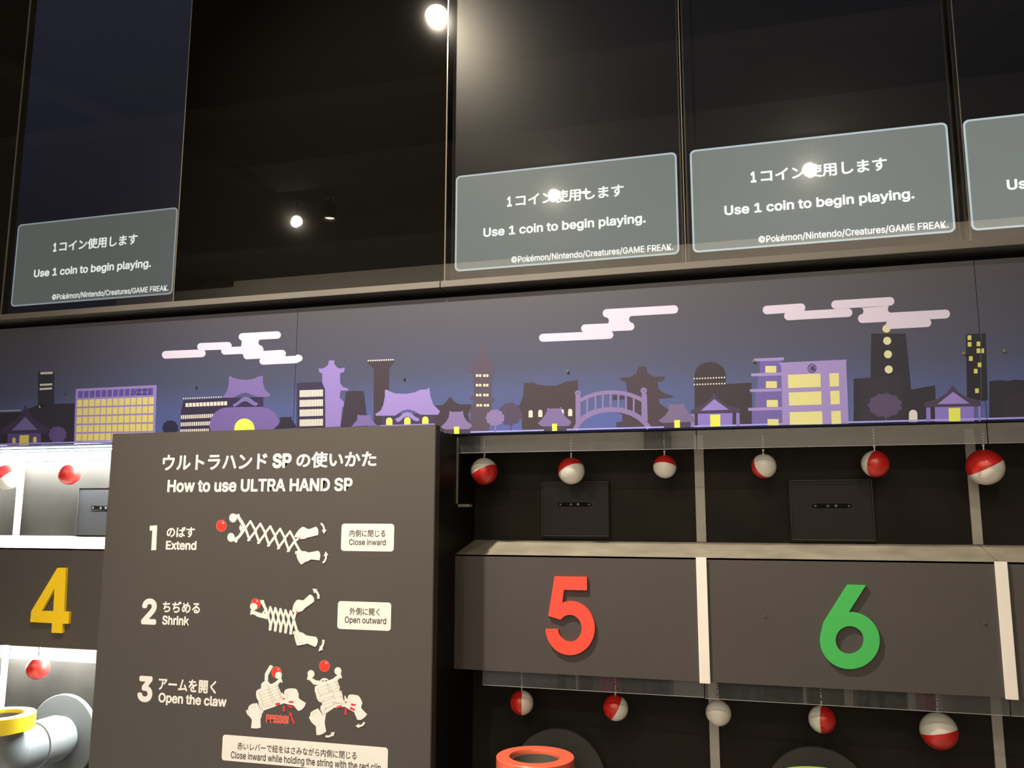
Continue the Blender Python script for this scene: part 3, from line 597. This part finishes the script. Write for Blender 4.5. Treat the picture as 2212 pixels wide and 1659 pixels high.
for i in range(5): a.poly(ell(ct[i+1][0], ct[i+1][1]-5, 20, 22, 16), LN2, [ell(ct[i+1][0], ct[i+1][1]-5, 15, 17, 16)]); a.poly(ell(672+182*i, 568+47*i, 17, 17, 14), LN2, [ell(672+182*i, 568+47*i, 13, 13, 14)])
for i in range(5): a.poly(strk([(640+182*i, 405+35*i), (700+182*i, 407+37*i)], 5), '#a8443a')
a.poly(cap((1500, 640), (1590, 560), 20, 6), WHT).poly(cap((1500, 640), (1590, 800), 22, 6), WHT)
def hand_poly(a, P, creases, w=6): a.poly(P, WHT); lines(a, creases, w)
hand_poly(a, [(1500, 540), (1520, 500), (1565, 430), (1610, 390), (1640, 366), (1680, 372), (1740, 405), (1780, 405), (1895, 362), (1925, 395), (1940, 450), (1935, 515), (1810, 548), (1745, 560), (1690, 588), (1600, 592), (1560, 560), (1505, 558)],
          [[(1545, 520), (1600, 505)], [(1558, 478), (1608, 460)], [(1575, 440), (1615, 425)], [(1555, 550), (1610, 535), (1612, 518)]])
a.poly([(1575, 560), (1602, 555), (1600, 600), (1582, 605)], REDP)
hand_poly(a, [(1510, 815), (1545, 810), (1555, 795), (1622, 790), (1628, 812), (1700, 815), (1755, 838), (1935, 806), (1965, 840), (1975, 900), (1958, 982), (1800, 965), (1740, 1000), (1700, 1010), (1630, 1060), (1610, 1050), (1575, 1000), (1555, 960), (1532, 900), (1548, 872), (1512, 870)],
          [[(1560, 880), (1600, 865)], [(1565, 930), (1612, 900)], [(1590, 985), (1635, 950)], [(1640, 1040), (1650, 1000), (1700, 990), (1712, 1005)], [(1550, 812), (1545, 865)]])
arrow_curved(a, [(1982, 300), (2015, 330), (2035, 370), (2045, 425)], 34, [(2000, 425), (2092, 418), (2040, 496)])
arrow_curved(a, [(2018, 1030), (2055, 995), (2075, 945), (2078, 890)], 34, [(2035, 905), (2072, 815), (2120, 888)])
a.done()
F2 = (530, 1260, 11.06)
a = Art('step_picture', t, F2, SY, 2)
redball(a, 245, 492, 118, 132); a.poly(ell(198, 556, 88, 86), WHT)
a.poly([(355, 400), (372, 388), (385, 410), (420, 398), (445, 402), (448, 440), (490, 550), (520, 600), (545, 740), (480, 700), (430, 580), (385, 490), (370, 480)], WHT)
a.poly([(130, 640), (165, 615), (210, 650), (300, 690), (390, 715), (430, 700), (530, 760), (520, 862), (470, 845), (290, 800), (230, 760), (165, 735), (145, 752), (112, 748)], WHT)
a.poly(ell(478, 715, 70, 75), WHT, [ell(462, 710, 14, 22, 12)])
for i in range(5):
    tp = (595+121*i, 570+24*i); md0 = (545+122*i, 760+22*i); md1 = (667+122*i, 780+24*i); bt = (590+123*i, 1100+24*i)
    a.poly(cap(md0, tp, 24, 6), WHT).poly(cap(tp, md1, 28, 6), WHT).poly(cap((md0[0]-6, md0[1]), (bt[0]+12, bt[1]-110), 26, 6), WHT).poly(cap((bt[0], bt[1]), (bt[0]+12, bt[1]-110), 34, 6), WHT).poly(cap((bt[0]+18, bt[1]-90), md1, 24, 6), WHT)
    lines(a, [[(bt[0]-22, bt[1]-50), (bt[0]+34, bt[1]-45)], [(md1[0]-30, md1[1]+8), (md1[0], md1[1]+34), (md1[0]+30, md1[1]+10)], [(md1[0]-26, md1[1]-30), (md1[0]+22, md1[1]-20)], [(tp[0]-18, tp[1]+24), (tp[0]+14, tp[1]+30)]], 7)
a.poly(cap((1155, 860), (1200, 680), 28, 6), WHT).poly(cap((1150, 860), (1225, 1120), 30, 6), WHT); a.poly(ell(1152, 868, 32, 30, 18), LN, [ell(1152, 868, 25, 23, 18)])
hand_poly(a, [(1120, 640), (1130, 590), (1150, 510), (1200, 430), (1245, 390), (1330, 400), (1390, 405), (1530, 272), (1575, 275), (1620, 320), (1643, 380), (1643, 440), (1580, 485), (1420, 595), (1370, 660), (1260, 695), (1200, 670), (1135, 700)],
          [[(1150, 600), (1195, 585)], [(1160, 550), (1200, 530)], [(1175, 490), (1215, 480)], [(1180, 640), (1220, 615), (1260, 620)]], 8)
a.poly([(1215, 670), (1255, 665), (1260, 705), (1240, 742), (1220, 720)], REDP)
hand_poly(a, [(1145, 1145), (1280, 1128), (1290, 1165), (1370, 1180), (1460, 1245), (1690, 1280), (1725, 1330), (1732, 1400), (1700, 1490), (1665, 1522), (1480, 1440), (1400, 1462), (1235, 1490), (1200, 1400), (1165, 1250), (1175, 1215), (1130, 1220)],
          [[(1190, 1230), (1240, 1195)], [(1200, 1300), (1275, 1245)], [(1215, 1360), (1290, 1315)], [(1270, 1480), (1275, 1425), (1340, 1410), (1362, 1435)], [(1190, 1140), (1180, 1215)]], 8)
arrow_curved(a, [(1742, 370), (1748, 300), (1730, 250), (1690, 185)], 56, [(1603, 130), (1720, 135), (1650, 245)])
arrow_curved(a, [(1865, 1350), (1862, 1430), (1835, 1500), (1815, 1545)], 56, [(1785, 1490), (1862, 1585), (1748, 1628)])
a.done()
def step3(a, dx, dy, body_lines):
    pass
F3 = (520, 1415, 9.76)
a = Art('step_picture', t, F3, SY, 2)
a.poly([(608, 220), (630, 208), (690, 240), (660, 280), (578, 430), (575, 560), (612, 590), (615, 612), (500, 600), (508, 400), (520, 370)], WHT)
redball(a, 757, 365, 106, 124); a.poly(ell(797, 428, 72, 76), WHT)
a.poly(ell(520, 640, 92, 84), WHT, [ell(487, 640, 20, 12, 12), ell(578, 620, 12, 12, 12)])
a.poly([(610, 610), (660, 605), (740, 560), (800, 500), (845, 470), (862, 500), (882, 575), (858, 588), (840, 560), (790, 620), (800, 690), (830, 740), (850, 800), (880, 800), (920, 860), (925, 1010), (880, 1030), (480, 1172), (470, 1215), (440, 1230), (380, 1060), (372, 960), (340, 920), (322, 840), (328, 760), (360, 730), (420, 705), (440, 640)], WHT)
lines(a, [[(385+22*i, 790+60*i), (580+22*i, 722+60*i), (775+22*i, 655+58*i)] for i in range(5)], 6)
lines(a, [[(490, 1080), (690, 1010), (880, 935)], [(490, 1110), (740, 1030)]], 6)
for i in range(5):
    for x, y, r in ((386+22*i, 812+60*i, 19), (578+23*i, 730+60*i, 20), (770+20*i, 648+60*i, 24)): a.poly(ell(x, y, r, n=16), LN, [ell(x, y, r-6, n=16)])
lines(a, [[(540, 625), (600, 690), (660, 830), (710, 940), (760, 950)]], 6)
hand_poly(a, [(155, 1150), (165, 1090), (200, 1050), (250, 1025), (345, 1012), (365, 1050), (410, 1150), (450, 1210), (440, 1290), (415, 1360), (425, 1510), (415, 1535), (330, 1550), (218, 1540), (235, 1360), (180, 1290), (150, 1270), (110, 1190), (120, 1160)],
          [[(200, 1130), (208, 1080)], [(248, 1120), (252, 1065)], [(302, 1115), (305, 1055)], [(155, 1160), (170, 1230), (175, 1285)]])
lines(a, [[(390, 1080), (410, 1160), (445, 1170), (470, 1160), (440, 1090), (410, 1020)], [(400, 1090), (430, 1150)]], 6)
hand_poly(a, [(915, 780), (930, 740), (985, 712), (1060, 700), (1150, 708), (1190, 735), (1225, 830), (1218, 880), (1240, 925), (1375, 1010), (1345, 1090), (1290, 1150), (1215, 1182), (1110, 1060), (930, 1025), (900, 1000), (890, 900), (905, 850)],
          [[(1000, 740), (1040, 765)], [(1040, 725), (1080, 745)], [(1085, 715), (1120, 732)]])
a.poly(ell(960, 860, 34, 55, 20), LN, [ell(960, 860, 28, 48, 20)])
a.poly([(862, 800), (878, 788), (920, 880), (925, 960), (895, 900)], WHT).poly([(888, 905), (920, 905), (922, 940), (905, 950), (890, 935)], '#d02c3c')
a.poly(strk([(735, 1042), (828, 1022)], 46), '#dc3340').poly(strk([(1015, 988), (1112, 992)], 36), '#dc3340').poly(strk([(985, 1062), (1092, 1110)], 42), '#dc3340').poly(strk([(913, 1070), (908, 1192)], 44), '#dc3340')
a.poly(strk([(1130, 1450), (1055, 1262)], 32), REDP).poly([(1028, 1192), (1090, 1245), (1022, 1280)], REDP).done()
F4 = (655, 1415, 8.967)
a = Art('step_picture', t, F4, SY, 2)
redball(a, 412, 210, 102, 114)
a.poly(ell(150, 366, 68, 76), WHT).poly(ell(672, 310, 68, 76), WHT)
a.poly([(80, 420), (105, 405), (160, 435), (240, 485), (330, 500), (330, 575), (270, 580), (195, 570), (165, 530), (110, 480), (72, 475)], WHT)
a.poly(ell(412, 530, 96, 84), WHT, [ell(380, 503, 16, 13, 12), ell(442, 496, 28, 11, 12)])
a.poly([(500, 490), (580, 455), (640, 405), (700, 360), (725, 350), (752, 435), (738, 458), (718, 440), (665, 490), (690, 580), (712, 620), (700, 690), (740, 688), (765, 800), (780, 880), (800, 880), (820, 1000), (600, 1020), (440, 1130), (435, 1190), (400, 1200), (330, 1060), (335, 990), (370, 960), (360, 920), (300, 900), (265, 840), (240, 740), (222, 700), (225, 610), (280, 585)], WHT)
lines(a, [[(290+22*i, 640+58*i), (470+22*i, 580+58*i), (640+22*i, 520+56*i)] for i in range(3)], 6)
lines(a, [[(330, 790), (520, 730), (720, 690)], [(380, 850), (560, 800)], [(300, 850), (390, 900), (540, 850), (740, 790)], [(380, 980), (480, 930), (590, 905)], [(420, 1050), (600, 950), (760, 900)], [(560, 900), (700, 940), (790, 940)]], 6)
for x, y, r in ((280, 672, 18), (305, 730, 18), (330, 790, 18), (465, 592, 20), (490, 652, 20), (512, 706, 20), (566, 806, 20), (590, 928, 20), (392, 900, 22), (428, 1042, 20), (640, 520, 24), (662, 578, 20), (684, 634, 20), (735, 716, 22), (748, 815, 20)): a.poly(ell(x, y, r, n=16), LN, [ell(x, y, r-6, n=16)])
lines(a, [[(430, 530), (500, 580), (560, 690), (600, 790), (630, 910)]], 6)
hand_poly(a, [(132, 1180), (145, 1110), (195, 1075), (285, 1032), (320, 1080), (380, 1170), (430, 1200), (415, 1310), (445, 1480), (400, 1515), (330, 1548), (255, 1550), (245, 1380), (165, 1310), (112, 1220), (120, 1190)],
          [[(170, 1180), (180, 1120)], [(215, 1150), (222, 1095)], [(262, 1130), (265, 1070)]])
lines(a, [[(335, 1040), (370, 1130), (400, 1170), (420, 1140), (380, 1050)]], 6)
hand_poly(a, [(865, 815), (880, 775), (920, 762), (1000, 768), (1070, 785), (1110, 840), (1148, 930), (1125, 990), (1125, 1030), (1238, 1150), (1190, 1210), (1120, 1258), (1050, 1258), (985, 1105), (900, 1060), (815, 1010), (805, 930)],
          [[(930, 780), (960, 810)], [(970, 770), (1000, 795)], [(1010, 775), (1045, 810)]])
a.poly(ell(885, 870, 32, 50, 20), LN, [ell(885, 870, 26, 44, 20)])
a.poly([(798, 790), (815, 785), (840, 850), (845, 930), (820, 900), (800, 900)], WHT).poly([(805, 900), (838, 900), (838, 930), (815, 938)], '#d02c3c')
a.poly(strk([(652, 1015), (748, 988)], 44), '#dc3350').poly(strk([(925, 955), (1015, 970)], 38), '#dc3340').poly(strk([(905, 1022), (995, 1065)], 42), '#dc3340').poly(strk([(824, 1038), (822, 1158)], 42), '#dc3340')
arrow_curved(a, [(430, 1572), (490, 1580), (545, 1555), (575, 1530)], 40, [(530, 1502), (610, 1490), (585, 1580)])
arrow_curved(a, [(1182, 1300), (1165, 1340), (1120, 1370), (1080, 1378)], 40, [(1088, 1328), (1012, 1372), (1080, 1420)])
a.done()

# ------------------------------------------------------------------ counter fronts with numbers
LZ0, LZ1 = -.1795, -.0458
def dig(parent, view, outer, holes, m_):
    ox, oy, sc = view; d = .004
    cv = lambda l: [(lambda p: (p.x, p.z))(at(ox+x/sc, oy+y/sc, -d)) for x, y in l]
    return extrude_outline('raised_number', cv(outer), [cv(h) for h in holes], -d*S, -.0001, m_, parent)
def counter(x0, x1, lab):
    t = empty('counter_front'); tag(t, lab, 'counter front', 'charcoal counter fronts')
    box('board', x0, x1, 0, .006, LZ0, LZ1, PANEL, t); return t
c4 = counter(-1.0925, -.7905, 'charcoal counter front with the yellow number 4')
c5 = counter(-.3526, -.0620, 'charcoal counter front with the red number 5')
c6 = counter(-.0614, .2386, 'charcoal counter front with the green number 6')
c7 = counter(.2392, .54, 'charcoal counter front cut off by the right edge, right of number 6')
counter(-1.396, -1.0931, 'charcoal counter front left of number 4, beyond the left edge')
o5 = [(345, 253), (850, 262), (850, 470), (490, 462), (465, 668)]
e5 = ell(588, 1060, 384, 421, 40, -106, 178); o5 += e5 + [(403, 1078)] + ell(583, 1063, 184, 211, 32, 175, -140) + [(425, 925), (247, 868)]
dig(c5, (1150, 1210, 7.212), o5, [], mat('red_acrylic', obs('#ff4a35', .92), .35, coat=.2))
o6 = [(683, 173), (985, 182), (707, 617)]+ell(722, 1083, 487, 466, 52, -90, 196)+[(290, 800), (345, 708)]
dig(c6, (1740, 1240, 7.542), o6, [ell(720, 1077, 229, 228, 40)], mat('green_acrylic', obs('#3fa94a', .95), .35, coat=.2))
dig(c4, (0, 1180, 6.912), [(855, 323), (985, 323), (955, 975), (1033, 982), (1022, 1158), (932, 1158), (930, 1297), (768, 1293), (775, 1148), (450, 1132), (465, 970)], [[(812, 630), (795, 970), (620, 966)]], mat('yellow_acrylic', obs('#f5b81a', 1.0), .35, coat=.2))
for px, py, pr in ((1651, 1331, c6), (2126, 1346, c6)): screw(px, py, 0, pr, .005)
def vstrip(pxa, pxb, y, lab):
    xa, xb = at(pxa, y, -.003).x/S, at(pxb, y, -.003).x/S
    tag(box('divider_strip', xa, xb, -.003, -.00005, LZ0-.0012, LZ1+.0005, STRIP, bev=.0006), lab, 'divider strip', 'cream strips between the counter fronts')
vstrip(1507.2, 1530.2, 1340, 'cream white strip between the red 5 and the green 6')
vstrip(2159.3, 2186.5, 1340, 'cream white strip to the right of the green 6')
# beams behind the fronts, and sloping ledges on top
LB = .0745
tag(box('front_beam', -1.7, -.7912, .0062, LB, LZ0+.001, -.0480, BLACK), 'black beam hidden behind counter front 4', 'beam')
tag(box('front_beam', -.3524, .9, .0062, LB, LZ0+.001, -.0480, BLACK), 'black beam hidden behind counter fronts 5 and 6', 'beam')
def ledge(x0, x1, lab):
    z0, z1, zb = -.0456, -.0306, -.0478
    V = [(x, y*S, EYE+z*S) for x in (x0*S, x1*S) for y, z in ((.0, z0), (LB, z1), (LB, zb), (.0, zb))]
    o = mkobj('ledge', V, [(0, 1, 5, 4), (1, 2, 6, 5), (2, 3, 7, 6), (3, 0, 4, 7), (3, 2, 1, 0), (4, 5, 6, 7)], LEDGE)
    tag(o, lab, 'ledge', 'cream ledges along the counters')
XJ = .2375
ledge(-1.7, -.7912, 'brightly lit white ledge above the yellow number 4')
ledge(-.3524, XJ, 'long worn beige ledge above the numbers 5 and 6')
ledge(XJ+.0012, .9, 'short piece of beige ledge right of the joint at the right edge')
# ------------------------------------------------------------------ recess: posts, camera hatches
PY = .0735
def post(pts_top, pts_bot, z0, z1, lab):
    (xa, xb, y) = pts_top
    X0, X1 = at(xa, y, PY-.0005).x/S, at(xb, y, PY-.0005).x/S
    tag(box('post', X0, X1, PY-.0005, .0749, z0, z1, POST), lab, 'post', 'pale posts on the recess wall')
post((1501.5, 1522, 1050), 0, -.0303, .0990, 'pale flat post between the upper bays of 5 and 6')
post((2092, 2114, 1050), 0, -.0303, .0990, 'pale flat post at the right end of the upper bay of 6')
post((31.8, 44.8, 1100), 0, -.0303, .0990, 'brightly lit post left of the hatch over counter 4')
post((1534.5, 1555, 1640), 0, -.60, -.1790, 'pale post under the white strip between 5 and 6')
post((2146, 2169, 1600), 0, -.60, -.1790, 'pale post below the right end of counter front 6')
post((2, 14, 1450), 0, -.60, -.1790, 'brightly lit post below the yellow number 4, at the left edge')
HAT = mat('hatch_grey_laminate', (.022, .0215, .024), .5, spec=.2); FRM = mat('hatch_frame_edge', (.06, .055, .05), .35, metal=.3)
SLOT = mat('glossy_black_slot', (.002, .002, .002), .35, spec=.08); LENS = mat('camera_lens_glass', (.06, .06, .07), .08, coat=1); LNR = mat('lens_ring', (.12, .12, .12), .3)
LEDG = mat('tiny_green_led', (.1, .3, .1), .4, emit=(.5, .8, .45), es=.5)
def hatch(x0, x1, z0, z1, lab, sx):
    t = empty('camera_hatch'); tag(t, lab, 'camera hatch', 'square camera hatches')
    Y0 = .0690
    box('hatch_box', x0-.004, x1+.003, Y0+.0012, .0749, z0-.004, z1, RECESS, t)
    box('hatch_plate', x0, x1, Y0, Y0+.0012, z0, z1-.001, HAT, t, bev=.0006)
    w = .0007
    for a_ in ((x0-w-.0006, x0-.0006, z0-w, z1), (x1+.0006, x1+w+.0006, z0-w, z1), (x0-w, x1+w, z0-w*1.8-.0004, z0-.0004), (x0-w, x1+w, z1-.0004, z1-.0004+w)):
        box('frame_bar', a_[0], a_[1], Y0-.0008, Y0+.0012, a_[2], a_[3], FRM, t)
    cz = sx[1]; xa, xb = sx[0]-.0222, sx[0]+.0222
    pts = [(x, y) for x, y in cap((xa*S+.0075, EYE+cz*S), (xb*S-.0075, EYE+cz*S), .0088)]
    pin = cap((xa*S+.0075, EYE+cz*S), (xb*S-.0075, EYE+cz*S), .0078)
    rim = extrude_outline('slot_rim', pts, [pin], Y0*S-.0012, Y0*S-.0001, FRM, t)
    sl = extrude_outline('sensor_slot', pin, [], Y0*S-.0009, Y0*S-.0001, SLOT, t)
    for q, (f, r) in enumerate(((.09, .0042), (.40, .0046), (.60, .0050), (.92, .0040))):
        c = (lerp(xa, xb, f)*S, Y0*S-.0009, EYE+cz*S)
        lathe('lens', [(0, -.0010), (r*.6, -.0009), (r*.8, -.0002), (r, -.0010), (r, 0)], c, LENS, sl, 16, 'Y')
        if q == 2: lathe('led', [(0, -.0016), (.0009, -.0016), (.0011, -.0008)], (c[0]+.0006, c[1], c[2]+.0008), LEDG, sl, 10, 'Y')
def pz(px, py, Y): p = at(px, py, Y); return p.x/S, (p.z-EYE)/S
a_, b_ = pz(1173, 1042, .069), pz(1312, 1156, .069); hatch(a_[0], b_[0], b_[1], a_[1], 'dark square camera hatch above the red number', pz(1241, 1090, .0685))
a_, b_ = pz(1708, 1038, .069), pz(1888, 1165, .069); hatch(a_[0], b_[0], b_[1], a_[1], 'dark square camera hatch above the green number', pz(1797, 1093, .0685))
a_ = pz(173, 1054, .069); b_ = (a_[0]+.0835, pz(168, 1152, .069)[1]); hatch(a_[0], b_[0], b_[1], a_[1], 'lit grey camera hatch beside the board, over counter 4', (a_[0]+.0225+.0222, pz(200, 1097, .0685)[1]))
# ------------------------------------------------------------------ acrylic strips
def acr(x0, x1, z0, z1, lab, Y=.0015):
    t = empty('acrylic_strip'); tag(t, lab, 'acrylic strip', 'clear acrylic strips over the bay openings')
    box('sheet', x0, x1, Y, Y+.0012, z0, z1, ACRYL, t)
    box('bottom_edge', x0, x1, Y-.0001, Y+.0013, z0-.0004, z0, mat('acrylic_edge', (.35, .35, .34), .2, spec=.8), t)
acr(-1.092, -.791, .0765, .0985, 'bright scratched acrylic strip hanging over the bay of counter 4')
acr(-.3524, -.0622, .0770, .0978, 'acrylic strip along the top of the bay above the red number, next to the column')
acr(-.0610, .2380, .0768, .0978, 'acrylic strip along the top of the bay above the green number')
acr(.2390, .54, .0768, .0978, 'acrylic strip along the top of the bay at the right edge')
acr(-1.394, -1.093, .0765, .0985, 'bright acrylic strip left of the bay of counter 4, beyond the left edge')
acr(-1.394, -1.093, -.1965, -.1797, 'bright acrylic strip low on the left, beyond the left edge')
acr(-1.092, -.791, -.1965, -.1797, 'bright scratched acrylic strip below the yellow number 4')
acr(-.3175, -.0622, -.1962, -.1797, 'mirroring acrylic strip below the red number 5')
acr(-.0610, .2380, -.1970, -.1797, 'mirroring acrylic strip below the green number 6')
acr(.2390, .54, -.1970, -.1797, 'mirroring acrylic strip below the counter front at the right edge')
# side frame of the opening by the column, with small bracket
t = empty('side_frame'); tag(t, 'thin metal side edge with a small bracket beside the column', 'frame edge')
xe = -.3515
box('upright_edge', xe-.0011, xe+.0009, .0008, .003, pz(982, 1088, .001)[1], .0965, mat('worn_edge', (.22, .20, .18), .4), t)
box('bracket', xe+.0012, xe+.0155, .001, .014, pz(982, 1095, .001)[1], pz(982, 1089, .001)[1], mat('worn_edge'), t)
# ------------------------------------------------------------------ LED strips lighting bay 4
LEDM = mat('white_led_strip', (1, 1, 1), .5, emit=(.93, 1, .97), es=850)
for z, lab in ((.0975, 'white LED strip lighting the upper bay of counter 4'), (-.1800, 'white LED strip lighting the lower bay of counter 4')):
    t = empty('led_strip'); tag(t, lab, 'LED strip', 'LED strips of bay 4')
    box('channel', -1.392, -.794, .0475, .0555, z-.0002, z+.0012, FRM, t)
    box('diffuser', -1.390, -.796, .0485, .0545, z-.0012, z-.0003, LEDM, t)
# ------------------------------------------------------------------ hanging balls
RED = mat('red_gloss_plastic', (.62, .022, .018), .28, coat=.5, bump=(40, .08)); WHITE = mat('white_gloss_plastic', (.80, .78, .74), .28, coat=.5, bump=(40, .08)); SEAM = mat('dark_seam', (.05, .03, .03), .5)
BEAD = mat('clear_bead', (.8, .8, .78), .12, metal=.3, spec=1)
BALLS = [
 (15, 1030, 28, (-.5, -.3, .75), 1, 'red and white ball at the left edge in the bright upper bay'),
 (150, 1024, 23, (.78, -.62, -.1), 1, 'mostly red ball in the bright upper bay beside the board'),
 (1046, 1018, 29, (.42, -.12, -.85), 1, 'ball with white top and red lower right, first over counter 5'),
 (1234, 1017, 29, (-.38, .32, .82), 1, 'white ball with a red cap above the camera hatch of counter 5'),
 (1436, 1008, 25, (.08, .33, .9), 1, 'small white ball with a level red cap near the post by 6'),
 (1650, 1007, 26.5, (-.62, .62, -.38), 1, 'nearly all white ball with a red sliver at its lower left'),
 (1891, 1002, 29, (.72, -.62, -.22), 1, 'mostly red ball with a white edge, upper bay of counter 6'),
 (2128, 1009, 38.5, (-.42, -.05, .85), 1, 'large ball, red above and white below, before the right post'),
 (82, 1443, 24, (.85, -.52, -.05), 0, 'mostly red ball in the bright lower bay under the 4'),
 (1127, 1518, 25.5, (-.93, -.22, .02), 0, 'ball with red left and white right, under the red 5'),
 (1330, 1529, 27, (-.8, -.22, .45), 0, 'ball with red upper left and white lower right, under the strip of 5'),
 (1552, 1540, 27, (.02, .99, .1), 0, 'all white ball hanging before the post between 5 and 6'),
 (1776, 1554, 28.5, (.93, -.2, -.02), 0, 'ball with white left and red right, under the green 6'),
 (2028, 1579, 38.5, (.2, -.05, -.95), 0, 'large ball, white above and red below, at the lower right'),
]
BYY = .035
for px, py, rp, n, up, lab in BALLS:
    c = at(px, py, BYY); dep = (c-CAM).dot(fwd); r = rp/F*dep
    t = empty('hanging_ball'); tag(t, lab, 'ball', 'red and white hanging balls')
    nv = Vector(n).normalized(); q = nv.to_track_quat('Z', 'Y').to_matrix().to_4x4()
    for nm, mm, sgn in (('red_half', RED, 1), ('white_half', WHITE, -1)):
        prof = [(r*math.sin(math.radians(a)), sgn*r*math.cos(math.radians(a))) for a in range(0, 90, 6)]+[(r*math.cos(.006), sgn*r*math.sin(.006)), (r*.985, sgn*.0001)]
        o = lathe(nm, prof, (0, 0, 0), mm, t, 48); o.data.transform(Matrix.Translation(c) @ q)
    o = lathe('seam', [(r*.985, -.0006), (r*1.0006, -.0004), (r*1.0006, .0004), (r*.985, .0006)], (0, 0, 0), SEAM if n[1] > .9 else RED, t, 48)
    o.data.transform(Matrix.Translation(c) @ (q if n[1] < .9 else Vector((.05, .42, .9)).to_track_quat('Z', 'Y').to_matrix().to_4x4()) if n[1] < .9 else Matrix.Translation(c+Vector((.03, .45, .89)).normalized()*r*.62) @ Vector((.03, .45, .89)).to_track_quat('Z', 'Y').to_matrix().to_4x4() @ Matrix.Scale(.787, 4))
    top = c.z+r
    cyl('eyelet', (c.x, c.y, top-.002), (c.x, c.y, top+.008), .0035, METAL, t, 12)
    lathe('hook', [(.0022, top+.010), (.0036, top+.008), (.0052, top+.013), (.0022, top+.019), (.0016, top+.024), (.0034, top+.028), (.0014, top+.032)], (c.x, c.y, 0), METAL, t, 12)
    zt = EYE+(.0993 if up else LZ0+.0005)*S; z = top+.034
    bm = bmesh.new()
    while z < zt-.002:
        bmesh.ops.create_icosphere(bm, subdivisions=1, radius=.0029, matrix=Matrix.Translation((c.x, c.y, z))); z += .0085
    bmesh.ops.create_cone(bm, cap_ends=True, segments=6, radius1=.0005, radius2=.0005, depth=max(.002, zt-top-.030), matrix=Matrix.Translation((c.x, c.y, (zt+top+.030)/2)))
    bmobj('bead_chain', bm, BEAD, t, True)
# ------------------------------------------------------------------ pipes with coloured rings
PIPE = mat('grey_pvc_pipe', (.16, .17, .175), .38, noise=(5, .05)); DISC = mat('grey_flange_plastic', (.062, .064, .064), .45, spec=.3)
def mini(col, nm): return mat(nm, col, .38, coat=.3)
def pipe(xc, xr, ringm, lab):
    t = empty('pipe'); tag(t, lab, 'pipe', 'grey pipes with coloured rings')
    zc = EYE-.3135*S; yd = .0748*S; R = .0578*S
    lathe('flange_disc', [(0, -.018), (R-.002, -.018), (R, -.016), (R, 0)], (xc*S, yd, zc), DISC, t, 72, 'Y')
    pr = .0285*S; ry = -.05*S
    lathe('collar', [(pr*.7, 0), (pr*.98, 0), (pr*.98, -.030), (pr*.7, -.030)], (xc*S, yd-.018, zc), PIPE, t, 48, 'Y')
    p0 = Vector((xc*S, yd-.046, zc)); zr = EYE-.257*S-.040; br = .115
    y_e = ry; P = []
    P.append(p0); P.append(Vector((xc*S, p0.y-.10, zc)))
    P.append(Vector((xc*S, p0.y-.102, zc)))
    for i in range(0, 11):
        a = math.pi/2*i/10; hgt = max(.05, zr-zc+.0)
        P.append(Vector((lerp(xc, xr, i/10)*S, lerp(y_e+.085, y_e, math.sin(a)), zc+(1-math.cos(a))*hgt)))
    P = [p for p in P]; rr_ = [pr*1.10]*2+[pr*1.02]*1+[pr*1.02]*11
    sweep('elbow_pipe', P, rr_, PIPE, t, 40)
    z1 = EYE-.257*S; ro, ri = .0424*S, .0276*S
    lathe('coloured_ring', [(ri, z1-.005), (ri+.0015, z1), (ro-.002, z1), (ro, z1-.002), (ro, z1-.048), (ro-.002, z1-.050), (ri*1.02, z1-.050), (ri*1.02, z1-.022), (ri, z1-.020), (ri, z1-.005)], (xr*S, ry, 0), ringm, t, 72, 'Z')
    lathe('inner_sleeve', [(ri*.985, z1-.012), (ri*.93, z1-.012), (ri*.93, z1-.05)], (xr*S, ry, 0), mat('dark_sleeve', (.11, .10, .09), .4), t, 48, 'Z')
    lathe('inner_floor', [(0, z1-.052), (ri*.93, z1-.050)], (xr*S, ry, 0), mat('dark_sleeve'), t, 48, 'Z')
pipe(at(135, 1592, .07).x/S, at(135, 1592, .07).x/S+.007, mini((.80, .60, .03), 'yellow_ring_plastic'), 'grey elbow pipe with a yellow ring, lower left')
pipe(-.2413, -.2405, mini((.85, .16, .09), 'orange_red_ring_plastic'), 'elbow pipe with an orange-red ring under the red 5')
pipe(.0545, .0505, mini((.38, .62, .10), 'lime_ring_plastic'), 'elbow pipe with a lime ring just showing under the green 6')
# empties: move each root to the base of its children (keeps world positions)
bpy.context.view_layer.update()
for o in list(SC.objects):
    if o.type == 'EMPTY' and o.parent is None:
        pts = [c.matrix_world @ v.co for c in o.children if c.type == 'MESH' for v in c.data.vertices]
        if pts:
            b0 = Vector(((min(p.x for p in pts)+max(p.x for p in pts))/2, (min(p.y for p in pts)+max(p.y for p in pts))/2, min(p.z for p in pts)))
            o.location = b0
            for c in o.children: c.data.transform(Matrix.Translation(-b0)) if c.data.users == 1 else None
            for c in o.children:
                for g in c.children: g.data.transform(Matrix.Translation(-b0))
    if '_loc' in o: del o['_loc']
